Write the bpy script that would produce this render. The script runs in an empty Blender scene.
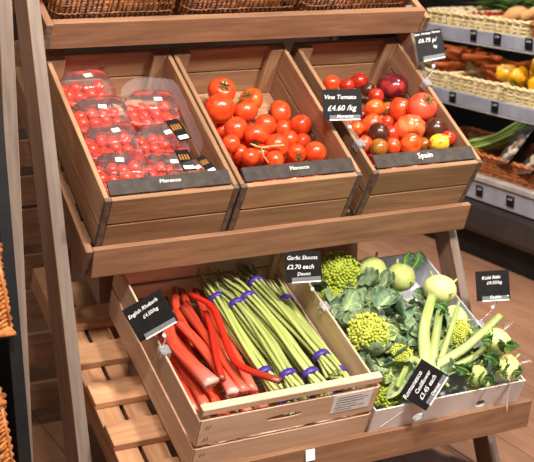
import bpy, bmesh, math, random
from mathutils import Vector, Matrix, Euler
random.seed(7)
scene = bpy.context.scene
COL = scene.collection

# ------------------------------------------------------------------ camera
def axes(o, x, y, z):
    return Matrix(((x[0], y[0], z[0], o[0]), (x[1], y[1], z[1], o[1]), (x[2], y[2], z[2], o[2]), (0, 0, 0, 1)))

PITCH, AZ, ROLL = math.radians(14.881), math.radians(26.928), math.radians(0.427)
FW = Vector((math.sin(AZ)*math.cos(PITCH), math.cos(AZ)*math.cos(PITCH), -math.sin(PITCH)))
RT0 = Vector((math.cos(AZ), -math.sin(AZ), 0))
UP0 = RT0.cross(FW)
RT = RT0*math.cos(ROLL) + UP0*math.sin(ROLL)
UP = UP0*math.cos(ROLL) - RT0*math.sin(ROLL)
cam_d = bpy.data.cameras.new('camera')
cam = bpy.data.objects.new('camera', cam_d)
COL.objects.link(cam)
cam.matrix_world = axes((-0.9403, -2.7082, 1.6), RT, UP, -FW)
cam_d.sensor_width = 36
cam_d.sensor_fit = 'HORIZONTAL'
cam_d.lens = 1215.31/534*36
cam_d.dof.use_dof = True
cam_d.dof.focus_distance = 2.9
cam_d.dof.aperture_fstop = 8
scene.camera = cam

# ------------------------------------------------------------------ light
world = bpy.data.worlds.new('world')
scene.world = world
world.use_nodes = True
world.node_tree.nodes['Background'].inputs[0].default_value = (1.0, 0.93, 0.86, 1)
world.node_tree.nodes['Background'].inputs[1].default_value = 0.19
scene.view_settings.view_transform = 'Standard'
scene.view_settings.look = 'None'
scene.view_settings.gamma = 1
scene.view_settings.use_curve_mapping = False
scene.view_settings.exposure = 0.0

def spot(loc, target, power, size, angle=50, blend=.6, col=(1, .93, .85)):
    d = bpy.data.lights.new('ceiling_spotlight', 'SPOT')
    d.energy = power; d.shadow_soft_size = size; d.spot_size = math.radians(angle); d.spot_blend = blend; d.color = col
    o = bpy.data.objects.new('ceiling_spotlight', d)
    COL.objects.link(o)
    o.location = loc
    o.rotation_euler = (Vector(target)-Vector(loc)).to_track_quat('-Z', 'Y').to_euler()
spot((1.25, -2.2, 3.0), (0.5, 0.0, 0.85), 450, .13, 62)
spot((0.35, -1.7, 3.1), (0.5, 0.0, 0.7), 310, .13, 62)
spot((-0.5, -1.9, 3.0), (-0.05, 0.4, 0.6), 180, .13, 60)
spot((-0.75, -0.2, 3.0), (-0.02, 0.6, 0.6), 90, .1, 34)
spot((1.0, 1.3, 3.0), (2.6, 1.9, 0.8), 330, .1, 75)
spot((1.7, -0.3, 3.0), (1.8, 0.8, 0.0), 170, .1, 64)

# ------------------------------------------------------------------ materials
def srgb(r, g, b):
    f = lambda c: (c/255/12.92) if c/255 <= .04045 else ((c/255+.055)/1.055)**2.4
    return (f(r), f(g), f(b), 1)

def base_mat(name, rough=.5, spec=.5):
    m = bpy.data.materials.new(name)
    m.use_nodes = True
    nt = m.node_tree
    b = nt.nodes['Principled BSDF']
    b.inputs['Roughness'].default_value = rough
    b.inputs['Specular IOR Level'].default_value = spec
    return m, nt, b

def N(nt, typ, **kw):
    n = nt.nodes.new(typ)
    for k, v in kw.items():
        if k in n.inputs: n.inputs[k].default_value = v
        else: setattr(n, k, v)
    return n

def ramp(nt, fac, stops):
    r = nt.nodes.new('ShaderNodeValToRGB')
    e = r.color_ramp.elements
    while len(e) < len(stops): e.new(.5)
    for el, (p, c) in zip(e, stops):
        el.position = p; el.color = c
    nt.links.new(fac, r.inputs[0])
    return r.outputs[0]

def mixc(nt, fac, a, b, mode='MIX'):
    n = nt.nodes.new('ShaderNodeMix')
    n.data_type = 'RGBA'; n.blend_type = mode
    for s, v in ((0, fac), (6, a), (7, b)):
        if hasattr(v, 'is_output'): nt.links.new(v, n.inputs[s])
        else: n.inputs[s].default_value = v
    return n.outputs[2]

def wood(name, dark, mid, light, rough=.62, knots=True, jitter=.22):
    m, nt, b = base_mat(name, rough, .3)
    L = nt.links.new
    uv = N(nt, 'ShaderNodeTexCoord')
    oi = N(nt, 'ShaderNodeObjectInfo')
    off = N(nt, 'ShaderNodeCombineXYZ')
    mul = N(nt, 'ShaderNodeMath', operation='MULTIPLY'); mul.inputs[1].default_value = 41.7
    L(oi.outputs['Random'], mul.inputs[0]); L(mul.outputs[0], off.inputs[0]); L(mul.outputs[0], off.inputs[1])
    add = N(nt, 'ShaderNodeVectorMath', operation='ADD')
    L(uv.outputs['UV'], add.inputs[0]); L(off.outputs[0], add.inputs[1])
    mp = N(nt, 'ShaderNodeMapping'); mp.inputs['Scale'].default_value = (4.5, 48, 1)
    L(add.outputs[0], mp.inputs[0])
    n1 = N(nt, 'ShaderNodeTexNoise', Scale=1.0, Detail=5.0, Roughness=.62, Distortion=.5)
    L(mp.outputs[0], n1.inputs['Vector'])
    mp2 = N(nt, 'ShaderNodeMapping'); mp2.inputs['Scale'].default_value = (4, 11, 1)
    L(add.outputs[0], mp2.inputs[0])
    n2 = N(nt, 'ShaderNodeTexNoise', Scale=1.0, Detail=3.0)
    L(mp2.outputs[0], n2.inputs['Vector'])
    c = ramp(nt, n1.outputs[0], [(.22, dark), (.5, mid), (.8, light)])
    c = mixc(nt, .55, c, ramp(nt, n2.outputs[0], [(.3, (.74, .71, .69, 1)), (.65, (1.1, 1.08, 1.06, 1))]), 'MULTIPLY')
    if knots:
        mp3 = N(nt, 'ShaderNodeMapping'); mp3.inputs['Scale'].default_value = (5.0, 9.0, 1)
        L(add.outputs[0], mp3.inputs[0])
        vo = N(nt, 'ShaderNodeTexVoronoi', Scale=1.0)
        L(mp3.outputs[0], vo.inputs['Vector'])
        k = ramp(nt, vo.outputs['Distance'], [(.03, (1, 1, 1, 1)), (.085, (0, 0, 0, 1))])
        c = mixc(nt, k, c, (dark[0]*.35, dark[1]*.3, dark[2]*.3, 1))
    hs = N(nt, 'ShaderNodeHueSaturation')
    mr = N(nt, 'ShaderNodeMapRange'); mr.inputs[3].default_value = 1-jitter; mr.inputs[4].default_value = 1+jitter
    L(oi.outputs['Random'], mr.inputs[0]); L(mr.outputs[0], hs.inputs['Value'])
    L(c, hs.inputs['Color']); L(hs.outputs[0], b.inputs['Base Color'])
    bp = N(nt, 'ShaderNodeBump', Strength=.25, Distance=.002)
    L(n1.outputs[0], bp.inputs['Height']); L(bp.outputs[0], b.inputs['Normal'])
    return m

def noisy(name, c1, c2, scale=30, rough=.5, spec=.5, bump=0, detail=3, c3=None, bscale=None):
    m, nt, b = base_mat(name, rough, spec)
    tc = N(nt, 'ShaderNodeTexCoord')
    n = N(nt, 'ShaderNodeTexNoise', Scale=scale, Detail=float(detail))
    nt.links.new(tc.outputs['Object'], n.inputs['Vector'])
    st = [(.35, c1), (.65, c2)] if c3 is None else [(.3, c1), (.5, c2), (.68, c3)]
    c = ramp(nt, n.outputs[0], st)
    nt.links.new(c, b.inputs['Base Color'])
    if bump:
        n2 = n
        if bscale:
            n2 = N(nt, 'ShaderNodeTexNoise', Scale=bscale, Detail=2.0)
            nt.links.new(tc.outputs['Object'], n2.inputs['Vector'])
        bp = N(nt, 'ShaderNodeBump', Strength=bump, Distance=.003)
        nt.links.new(n2.outputs[0], bp.inputs['Height']); nt.links.new(bp.outputs[0], b.inputs['Normal'])
    return m

M = {}
M['rack'] = wood('rack_wood', srgb(122, 87, 64), srgb(149, 108, 80), srgb(170, 129, 99))
M['crate'] = wood('crate_wood', srgb(132, 97, 70), srgb(160, 121, 90), srgb(184, 145, 111))
M['end'] = noisy('end_grain', srgb(86, 70, 60), srgb(120, 100, 86), 60, .8, .2)
M['poplar'] = wood('poplar_wood', srgb(206, 167, 137), srgb(224, 189, 159), srgb(236, 208, 182), knots=False, jitter=.08)
M['poplar_end'] = noisy('poplar_end_grain', srgb(190, 140, 98), srgb(215, 170, 126), 60, .8, .2)
M['slat'] = wood('slat_wood', srgb(158, 110, 76), srgb(190, 140, 102), srgb(208, 162, 122))
M['oldpost'] = wood('weathered_post_wood', srgb(122, 90, 72), srgb(144, 108, 88), srgb(164, 130, 110))
M['plank'] = wood('floor_plank_wood', srgb(128, 90, 68), srgb(142, 102, 78), srgb(154, 114, 90), rough=.5, knots=False, jitter=.06)
M['slate'] = noisy('slate_stone', srgb(58, 51, 47), srgb(74, 66, 61), 40, .7, .2, .2)
M['card'] = noisy('black_card', srgb(18, 16, 16), srgb(26, 23, 23), 60, .6, .2)
M['chalk'] = noisy('chalk_ink', srgb(235, 235, 232), srgb(250, 250, 248), 80, .8, .1)
M['paper'] = noisy('white_paper', srgb(232, 230, 228), srgb(246, 245, 243), 40, .7, .2)
M['print'] = noisy('grey_print', srgb(120, 118, 122), srgb(150, 148, 152), 60, .7, .2)
M['knob'] = noisy('white_plastic', srgb(236, 236, 236), srgb(248, 248, 248), 40, .3, .5)
M['carton_out'] = noisy('carton_outside', srgb(222, 210, 205), srgb(236, 226, 222), 12, .65, .3)
M['carton_in'] = noisy('carton_inside', srgb(196, 196, 202), srgb(212, 212, 218), 12, .65, .3)
M['purple'] = noisy('purple_band', srgb(58, 38, 126), srgb(80, 54, 156), 60, .4, .5)
M['calyx'] = noisy('calyx_green', srgb(62, 84, 34), srgb(100, 122, 54), 90, .6, .3)
M['vine'] = noisy('vine_stem', srgb(150, 140, 92), srgb(186, 172, 124), 90, .6, .3)
M['willow'] = noisy('dark_willow', srgb(86, 46, 24), srgb(150, 92, 52), 35, .5, .4)
M['willow_l'] = noisy('brown_willow', srgb(140, 78, 38), srgb(196, 124, 70), 35, .45, .4)
M['pale_weave'] = noisy('pale_weave', srgb(222, 196, 142), srgb(242, 222, 176), 35, .6, .3)
M['brown_weave'] = noisy('brown_weave', srgb(150, 84, 44), srgb(190, 116, 66), 35, .6, .3)
M['black'] = noisy('black_metal', srgb(14, 12, 12), srgb(22, 19, 19), 30, .6, .3)
M['fridge_dark'] = noisy('dark_grey_panel', srgb(52, 48, 48), srgb(62, 57, 57), 8, .42, .5)
M['fridge_black'] = noisy('black_recess', srgb(18, 17, 17), srgb(28, 26, 26), 8, .6, .3)
M['rail'] = noisy('grey_price_rail', srgb(146, 146, 160), srgb(168, 168, 180), 8, .25, .6)
M['trim'] = noisy('pale_metal_trim', srgb(158, 150, 145), srgb(186, 180, 174), 10, .3, .6)
M['lit_face'] = wood('lit_post_face', srgb(104, 89, 79), srgb(124, 108, 97), srgb(140, 125, 114), knots=False, jitter=.04)  # light on the post fronts, put into the colour as a grey
M['wall'] = noisy('dark_wall_paint', srgb(58, 46, 40), srgb(70, 56, 48), 4, .8, .2)
M['orange_print'] = noisy('orange_print', srgb(176, 112, 44), srgb(200, 132, 58), 60, .5, .4)

M['added_glow'], _nt, _b = base_mat('added_fridge_glow')  # glow added inside the fridge to brighten its contents
_b.inputs['Emission Color'].default_value = (1, .93, .82, 1)
_b.inputs['Emission Strength'].default_value = 9

def tomato_mat(name, c1, c2, c3=None, rough=.27):
    m = noisy(name, c1, c2, 1.7, rough, .55, 0, 2, c3)
    b = m.node_tree.nodes['Principled BSDF']
    b.inputs['Subsurface Weight'].default_value = .12
    b.inputs['Subsurface Radius'].default_value = (.02, .006, .003)
    b.inputs['Subsurface Scale'].default_value = .4
    return m
M['t_red'] = tomato_mat('vine_tomato_skin', srgb(218, 60, 26), srgb(232, 88, 40))
M['t_orange'] = tomato_mat('orange_red_skin', srgb(218, 70, 24), srgb(232, 104, 40))
M['t_cherry'] = tomato_mat('cherry_tomato_skin', srgb(202, 40, 20), srgb(222, 64, 32))
M['t_coral'] = tomato_mat('coral_tomato_skin', srgb(222, 66, 44), srgb(236, 98, 68))
M['t_salmon'] = tomato_mat('salmon_ribbed_skin', srgb(216, 84, 44), srgb(238, 128, 76))
M['t_dark'] = tomato_mat('dark_brown_skin', srgb(58, 28, 18), srgb(88, 42, 24))
M['t_olive'] = tomato_mat('olive_brown_skin', srgb(128, 84, 30), srgb(176, 104, 40))
M['t_deep'] = tomato_mat('deep_red_skin', srgb(160, 34, 22), srgb(188, 52, 30))
M['t_purple'] = tomato_mat('purple_skin', srgb(70, 18, 30), srgb(98, 26, 36), srgb(160, 46, 42), .2)
M['t_yellow'] = tomato_mat('yellow_striped_skin', srgb(226, 176, 36), srgb(240, 200, 60), srgb(222, 84, 34))
M['t_or2'] = tomato_mat('orange_cherry_skin', srgb(232, 126, 30), srgb(244, 150, 44))

def clear_mat(name, tint=(1, 1, 1, 1), refl=.12, ior=1.6):
    m = bpy.data.materials.new(name); m.use_nodes = True
    nt = m.node_tree; nt.nodes.remove(nt.nodes['Principled BSDF'])
    out = nt.nodes['Material Output']
    tr = N(nt, 'ShaderNodeBsdfTransparent'); tr.inputs[0].default_value = tint
    gl = N(nt, 'ShaderNodeBsdfGlossy'); gl.inputs['Roughness'].default_value = .12; gl.inputs[0].default_value = (1, 1, 1, 1)
    df = N(nt, 'ShaderNodeBsdfDiffuse'); df.inputs[0].default_value = (.85, .85, .88, 1)
    fr = N(nt, 'ShaderNodeFresnel'); fr.inputs[0].default_value = ior
    tc = N(nt, 'ShaderNodeTexCoord'); no = N(nt, 'ShaderNodeTexNoise', Scale=60.0, Detail=2.0)
    nt.links.new(tc.outputs['Object'], no.inputs['Vector'])
    bp = N(nt, 'ShaderNodeBump', Strength=.5, Distance=.004)
    nt.links.new(no.outputs[0], bp.inputs['Height'])
    nt.links.new(bp.outputs[0], gl.inputs['Normal']); nt.links.new(bp.outputs[0], fr.inputs['Normal'])
    m0 = N(nt, 'ShaderNodeMixShader'); m0.inputs[0].default_value = refl
    nt.links.new(tr.outputs[0], m0.inputs[1]); nt.links.new(df.outputs[0], m0.inputs[2])
    m1 = N(nt, 'ShaderNodeMixShader')
    nt.links.new(fr.outputs[0], m1.inputs[0]); nt.links.new(m0.outputs[0], m1.inputs[1]); nt.links.new(gl.outputs[0], m1.inputs[2])
    nt.links.new(m1.outputs[0], out.inputs[0])
    return m
M['clear'] = clear_mat('clear_plastic', (.985, .98, .98, 1), .04, 1.25)
M['haze'] = clear_mat('hazy_film', (.97, .97, .98, 1), .2, 1.06)
M['clip'] = clear_mat('clear_acrylic', (.96, .96, .97, 1), .22)

def along_mat(name, stops, streak, rough=.35, sy=40):
    m, nt, b = base_mat(name, rough, .5)
    tc = N(nt, 'ShaderNodeTexCoord'); oi = N(nt, 'ShaderNodeObjectInfo')
    sp = N(nt, 'ShaderNodeSeparateXYZ'); nt.links.new(tc.outputs['UV'], sp.inputs[0])
    c = ramp(nt, sp.outputs[0], stops)
    mp = N(nt, 'ShaderNodeMapping'); mp.inputs['Scale'].default_value = (3, sy, 1)
    nt.links.new(tc.outputs['UV'], mp.inputs[0])
    n = N(nt, 'ShaderNodeTexNoise', Scale=1.0, Detail=3.0); nt.links.new(mp.outputs[0], n.inputs['Vector'])
    k = ramp(nt, n.outputs[0], [(.4, (0, 0, 0, 1)), (.75, (1, 1, 1, 1))])
    kk = N(nt, 'ShaderNodeMath', operation='MULTIPLY'); kk.inputs[1].default_value = .6
    nt.links.new(k, kk.inputs[0])
    c = mixc(nt, kk.outputs[0], c, streak)
    hs = N(nt, 'ShaderNodeHueSaturation'); mr = N(nt, 'ShaderNodeMapRange'); mr.inputs[3].default_value = .78; mr.inputs[4].default_value = 1.18
    nt.links.new(oi.outputs['Random'], mr.inputs[0]); nt.links.new(mr.outputs[0], hs.inputs['Value'])
    nt.links.new(c, hs.inputs['Color']); nt.links.new(hs.outputs[0], b.inputs['Base Color'])
    return m
M['rhubarb'] = along_mat('rhubarb_skin', [(0, srgb(168, 44, 30)), (.45, srgb(212, 58, 34)), (.88, srgb(220, 76, 48)), (1, srgb(230, 130, 110))], srgb(232, 118, 84))
M['rhubarb_pink'] = along_mat('pink_rhubarb_skin', [(0, srgb(206, 56, 36)), (.75, srgb(220, 70, 46)), (.95, srgb(228, 124, 110)), (1, srgb(240, 200, 186))], srgb(234, 130, 100))
M['rhubarb_red'] = along_mat('bright_red_rhubarb_skin', [(0, srgb(206, 40, 24)), (.8, srgb(204, 38, 22)), (.95, srgb(160, 48, 30)), (1, srgb(120, 74, 52))], srgb(218, 62, 36))
M['shoot'] = along_mat('garlic_shoot_skin', [(0, srgb(140, 148, 100)), (.12, srgb(146, 156, 84)), (.5, srgb(170, 182, 96)), (1, srgb(190, 198, 118))], srgb(202, 208, 142), .4, 5)
M['stalk'] = along_mat('cauliflower_rib', [(0, srgb(178, 186, 118)), (.5, srgb(152, 168, 88)), (1, srgb(136, 156, 78))], srgb(196, 202, 146), .45, 12)
M['asparagus'] = along_mat('asparagus_skin', [(0, srgb(120, 150, 60)), (1, srgb(150, 178, 84))], srgb(176, 196, 110), .45, 6)
M['herb'] = along_mat('green_herb', [(0, srgb(50, 84, 28)), (1, srgb(84, 118, 44))], srgb(96, 130, 60), .5, 6)
M['carrot'] = noisy('carrot_skin', srgb(196, 88, 34), srgb(224, 116, 52), 30, .5, .4)
M['pepper'] = tomato_mat('yellow_pepper_skin', srgb(232, 160, 18), srgb(242, 186, 34))
M['onion'] = noisy('brown_mushroom', srgb(120, 78, 54), srgb(160, 112, 80), 30, .5, .4)
M['ginger'] = noisy('root_skin', srgb(206, 150, 92), srgb(226, 176, 120), 30, .6, .3)
M['chilli'] = noisy('red_chilli', srgb(160, 24, 20), srgb(190, 40, 30), 30, .3, .5)
M['pale_veg'] = noisy('pale_mushroom', srgb(206, 180, 146), srgb(228, 206, 176), 30, .6, .3)

def veg_mat(name, c1, c2, c3, scale, rough=.5, bump=.3):
    return noisy(name, c1, c2, scale, rough, .4, bump, 4, c3)
M['rom_bright'] = veg_mat('romanesco_bright', srgb(168, 178, 54), srgb(192, 198, 76), srgb(208, 210, 102), 60, .6)
M['rom_mid'] = veg_mat('romanesco_green', srgb(136, 156, 40), srgb(164, 178, 54), srgb(184, 194, 72), 60, .6)
M['kohl'] = veg_mat('kohlrabi_pale', srgb(196, 200, 116), srgb(218, 216, 140), srgb(232, 226, 168), 16, .5, .15)
M['kohl_g'] = veg_mat('kohlrabi_green', srgb(150, 166, 90), srgb(176, 186, 108), srgb(198, 200, 126), 16, .5, .15)

def leaf_mat(name, c1, c2, vein):
    m, nt, b = base_mat(name, .65, .25)
    tc = N(nt, 'ShaderNodeTexCoord'); oi = N(nt, 'ShaderNodeObjectInfo')
    n = N(nt, 'ShaderNodeTexNoise', Scale=5.0, Detail=4.0); nt.links.new(tc.outputs['UV'], n.inputs['Vector'])
    c = ramp(nt, n.outputs[0], [(.35, c1), (.68, c2)])
    sp = N(nt, 'ShaderNodeSeparateXYZ'); nt.links.new(tc.outputs['UV'], sp.inputs[0])
    s1 = N(nt, 'ShaderNodeMath', operation='SUBTRACT'); s1.inputs[1].default_value = .5; nt.links.new(sp.outputs[0], s1.inputs[0])
    ab = N(nt, 'ShaderNodeMath', operation='ABSOLUTE'); nt.links.new(s1.outputs[0], ab.inputs[0])
    k1 = ramp(nt, ab.outputs[0], [(.035, (1, 1, 1, 1)), (.075, (0, 0, 0, 1))])
    ad = N(nt, 'ShaderNodeMath', operation='SUBTRACT'); nt.links.new(sp.outputs[1], ad.inputs[0])
    sc = N(nt, 'ShaderNodeMath', operation='MULTIPLY'); sc.inputs[1].default_value = .7; nt.links.new(ab.outputs[0], sc.inputs[0]); nt.links.new(sc.outputs[0], ad.inputs[1])
    f = N(nt, 'ShaderNodeMath', operation='MULTIPLY'); f.inputs[1].default_value = 44; nt.links.new(ad.outputs[0], f.inputs[0])
    si = N(nt, 'ShaderNodeMath', operation='SINE'); nt.links.new(f.outputs[0], si.inputs[0])
    k2 = ramp(nt, si.outputs[0], [(.88, (0, 0, 0, 1)), (1, (.7, .7, .7, 1))])
    c = mixc(nt, k2, c, vein); c = mixc(nt, k1, c, vein)
    hs = N(nt, 'ShaderNodeHueSaturation'); mr = N(nt, 'ShaderNodeMapRange'); mr.inputs[3].default_value = .75; mr.inputs[4].default_value = 1.25
    nt.links.new(oi.outputs['Random'], mr.inputs[0]); nt.links.new(mr.outputs[0], hs.inputs['Value'])
    nt.links.new(c, hs.inputs['Color']); nt.links.new(hs.outputs[0], b.inputs['Base Color'])
    b.inputs['Subsurface Weight'].default_value = 0
    return m
M['leaf'] = leaf_mat('cauliflower_leaf', srgb(100, 124, 90), srgb(138, 156, 116), srgb(166, 180, 134))
M['leaf_d'] = leaf_mat('dark_cauliflower_leaf', srgb(78, 104, 80), srgb(114, 138, 108), srgb(140, 160, 122))
M['leaf_l'] = leaf_mat('pale_cauliflower_leaf', srgb(132, 152, 98), srgb(166, 180, 126), srgb(192, 200, 152))
M['leaf_k'] = leaf_mat('kohlrabi_leaf', srgb(48, 88, 36), srgb(74, 116, 50), srgb(110, 146, 78))

# ------------------------------------------------------------------ mesh helpers
def mesh(name, verts, faces, mats, uvs=None, smooth=True, fmat=None):
    me = bpy.data.meshes.new(name)
    me.from_pydata([tuple(v) for v in verts], [], faces)
    for m in (mats if isinstance(mats, (list, tuple)) else [mats]): me.materials.append(M[m])
    if uvs:
        l = me.uv_layers.new(name='UVMap')
        for p in me.polygons:
            for li, vi in zip(p.loop_indices, p.vertices): l.data[li].uv = uvs[vi]
    if smooth:
        for p in me.polygons: p.use_smooth = True
    if fmat:
        for p, k in zip(me.polygons, fmat): p.material_index = k
    me.update()
    return me

def obj(name, me, parent=None, mat=None):
    o = bpy.data.objects.new(name, me)
    COL.objects.link(o)
    if parent is not None: o.parent = parent
    if mat is not None: o.matrix_basis = mat
    return o

def tag(o, label=None, cat=None, group=None, kind=None):
    if label: o['label'] = label
    if cat: o['category'] = cat
    if group: o['group'] = group
    if kind: o['kind'] = kind
    return o

def thing(name, label, cat, mat=None, group=None):
    o = obj(name, None, None, mat)
    o.empty_display_size = .05
    return tag(o, label, cat, group)

T = Matrix.Translation
def Rx(a): return Matrix.Rotation(math.radians(a), 4, 'X')
def Ry(a): return Matrix.Rotation(math.radians(a), 4, 'Y')
def Rz(a): return Matrix.Rotation(math.radians(a), 4, 'Z')
def S(x, y=None, z=None): return Matrix.Diagonal((x, x if y is None else y, x if z is None else z, 1))

_bc = {}
def box_mesh(l, w, t, mat, end=None, bev=.0016):
    key = (round(l, 4), round(w, 4), round(t, 4), mat, end, bev)
    if key in _bc: return _bc[key]
    bm = bmesh.new()
    bmesh.ops.create_cube(bm, size=1)
    for v in bm.verts: v.co = Vector((v.co.x*l, v.co.y*w, v.co.z*t))
    if bev: bmesh.ops.bevel(bm, geom=list(bm.edges), offset=min(bev, t*.3, w*.3), segments=1, affect='EDGES', clamp_overlap=True)
    uvl = bm.loops.layers.uv.new('UVMap')
    for f in bm.faces:
        n = f.normal
        for lp in f.loops:
            c = lp.vert.co
            if abs(n.x) > .8: lp[uvl].uv = (c.y, c.z)
            elif abs(n.y) > abs(n.z): lp[uvl].uv = (c.x, c.z+.37)
            else: lp[uvl].uv = (c.x, c.y)
        if end and abs(n.x) > .8: f.material_index = 1
    me = bpy.data.meshes.new('board')
    bm.to_mesh(me); bm.free()
    me.materials.append(M[mat])
    if end: me.materials.append(M[end])
    _bc[key] = me
    return me

def bx(name, parent, x0, x1, y0, y1, z0, z1, mat, long='x', end=None, pre=None, bev=.0016):
    """axis-aligned board in its parent's frame; `long` is the grain direction"""
    dx, dy, dz = x1-x0, y1-y0, z1-z0
    c = T(((x0+x1)/2, (y0+y1)/2, (z0+z1)/2))
    if long == 'x': me, r = box_mesh(dx, dy, dz, mat, end, bev), Matrix()
    elif long == 'y': me, r = box_mesh(dy, dx, dz, mat, end, bev), Rz(90)
    else: me, r = box_mesh(dz, dy, dx, mat, end, bev), Ry(90)
    mtx = c @ r
    if pre is not None: mtx = pre @ mtx
    return obj(name, me, parent, mtx)

def catmull(pts, n):
    P = [Vector(p) for p in pts]
    if len(P) == 2: return [P[0].lerp(P[1], i/(n-1)) for i in range(n)]
    P = [P[0]*2-P[1]] + P + [P[-1]*2-P[-2]]
    segs = len(P)-3; out = []
    for i in range(n):
        t = i/(n-1)*segs; k = min(int(t), segs-1); t -= k
        a, b, c, d = P[k:k+4]
        out.append(.5*((2*b)+(c-a)*t+(2*a-5*b+4*c-d)*t*t+(3*b-a-3*c+d)*t**3))
    return out

def tube_data(path, rad, seg=8, flat=1.0, ridge=0, caps=True, closed=False, upv=None):
    """verts, faces, uvs of a tube; rad is a number or function of t; flat squashes along the up vector"""
    path = [Vector(p) for p in path]
    n = len(path); V = []; F_ = []; UV = []
    prev = None
    for i, p in enumerate(path):
        if closed: tg = path[(i+1) % n]-path[i-1]
        else: tg = path[min(i+1, n-1)]-path[max(i-1, 0)]
        tg.normalize()
        if prev is None:
            a = upv or (Vector((0, 0, 1)) if abs(tg.z) < .9 else Vector((1, 0, 0)))
            prev = (a-tg*a.dot(tg)).normalized()
        else:
            prev = (prev-tg*prev.dot(tg)).normalized()
        side = tg.cross(prev)
        t = i/(n-1)
        r = rad(t) if callable(rad) else rad
        for j in range(seg):
            an = 2*math.pi*j/seg
            k = r*(1+(ridge if j % 2 else -ridge))
            V.append(p+side*math.cos(an)*k+prev*math.sin(an)*k*flat); UV.append((t, j/seg))
    m = n if closed else n-1
    for i in range(m):
        i2 = (i+1) % n
        for j in range(seg):
            j2 = (j+1) % seg
            F_.append((i*seg+j, i*seg+j2, i2*seg+j2, i2*seg+j))
    if caps and not closed:
        F_.append(tuple(reversed(range(seg)))); F_.append(tuple(range((n-1)*seg, n*seg)))
    return V, F_, UV

def join(parts):
    V, F_, UV = [], [], []
    for v, f, u in parts:
        o = len(V); V += v; UV += u; F_ += [tuple(i+o for i in q) for q in f]
    return V, F_, UV

def tube(name, parent, path, rad, mat, seg=8, mtx=None, **kw):
    v, f, u = tube_data(path, rad, seg, **kw)
    return obj(name, mesh(name, v, f, mat, u), parent, mtx)

def lathe_data(prof, seg=24, fn=None):
    V, F_, UV = [], [], []
    n = len(prof)
    for i, (r, z) in enumerate(prof):
        for j in range(seg):
            a = 2*math.pi*j/seg
            k = fn(a, i/(n-1)) if fn else 1
            V.append(Vector((r*k*math.cos(a), r*k*math.sin(a), z))); UV.append((j/seg, i/(n-1)))
    for i in range(n-1):
        for j in range(seg):
            j2 = (j+1) % seg
            F_.append((i*seg+j, i*seg+j2, (i+1)*seg+j2, (i+1)*seg+j))
    F_.append(tuple(reversed(range(seg)))); F_.append(tuple(range((n-1)*seg, n*seg)))
    return V, F_, UV

def plate_holes(w, h, th, holes, mat):
    """upright plate in x-z with polygonal holes cut through, thickness along y"""
    bm = bmesh.new()
    edges = []
    def loop(pts):
        vs = [bm.verts.new((x, 0, z)) for x, z in pts]
        for a, b in zip(vs, vs[1:]+vs[:1]): edges.append(bm.edges.new((a, b)))
    loop([(0, 0), (w, 0), (w, h), (0, h)])
    for q in holes: loop(q)
    bmesh.ops.triangle_fill(bm, use_beauty=True, use_dissolve=False, edges=edges)
    def inside(c, q):
        s = False
        for (x1, z1), (x2, z2) in zip(q, q[1:]+q[:1]):
            if (z1 > c.z) != (z2 > c.z) and c.x < (x2-x1)*(c.z-z1)/(z2-z1)+x1: s = not s
        return s
    bad = [f for f in bm.faces if any(inside(f.calc_center_median(), q) for q in holes)]
    bmesh.ops.delete(bm, geom=bad, context='FACES')
    r = bmesh.ops.extrude_face_region(bm, geom=list(bm.faces))
    for v in [e for e in r['geom'] if isinstance(e, bmesh.types.BMVert)]: v.co.y += th
    bmesh.ops.recalc_face_normals(bm, faces=list(bm.faces))
    uvl = bm.loops.layers.uv.new('UVMap')
    for f in bm.faces:
        for lp in f.loops: lp[uvl].uv = (lp.vert.co.x, lp.vert.co.z+lp.vert.co.y)
    me = bpy.data.meshes.new('plate'); bm.to_mesh(me); bm.free()
    me.materials.append(M[mat])
    return me

def text_obj(name, body, size, parent, mtx, mat='chalk', shear=.15, bold=.0, space=1.0):
    cu = bpy.data.curves.new('t', 'FONT')
    cu.body = body; cu.size = size; cu.shear = shear; cu.extrude = .0002; cu.offset = bold; cu.space_character = space
    cu.resolution_u = 2; cu.align_x = 'CENTER'; cu.align_y = 'CENTER'
    t = bpy.data.objects.new('t', cu); COL.objects.link(t)
    dg = bpy.context.evaluated_depsgraph_get()
    me = bpy.data.meshes.new_from_object(t.evaluated_get(dg))
    bpy.data.objects.remove(t); bpy.data.curves.remove(cu)
    me.materials.clear(); me.materials.append(M[mat])
    return obj(name, me, parent, mtx)

def frame(o, tilt):
    a = math.radians(tilt)
    return axes(o, (1, 0, 0), (0, math.cos(a), math.sin(a)), (0, -math.sin(a), math.cos(a)))

# ------------------------------------------------------------------ the setting
fl = obj('floor', box_mesh(6.2, 6.6, .03, 'fridge_black'), None, T((.6, .3, -.03)))
tag(fl, 'brown wooden plank floor of the shop', kind='structure')
pw = .18
for i in range(24):
    x0 = -1.75+i*pw
    for y0, y1 in ((-1.0-.4*(i % 3), .55+.4*(i % 3)), (.55+.4*(i % 3), 3.2)):
        bx('plank', fl, x0+.001, x0+pw-.001, y0+.001, y1-.001, -.014, 0, 'plank', 'y', pre=T((-.6, -.3, .03)), bev=.001)
wb = obj('wall_back', box_mesh(6.2, .1, 3.2, 'wall'), None, T((.6, 3.35, 1.6)))
tag(wb, 'dark wall behind the displays', kind='structure')
wr = obj('wall_right', box_mesh(.1, 6.6, 3.2, 'wall'), None, T((3.65, .05, 1.6)))
tag(wr, 'dark wall behind the fridge', kind='structure')

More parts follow.
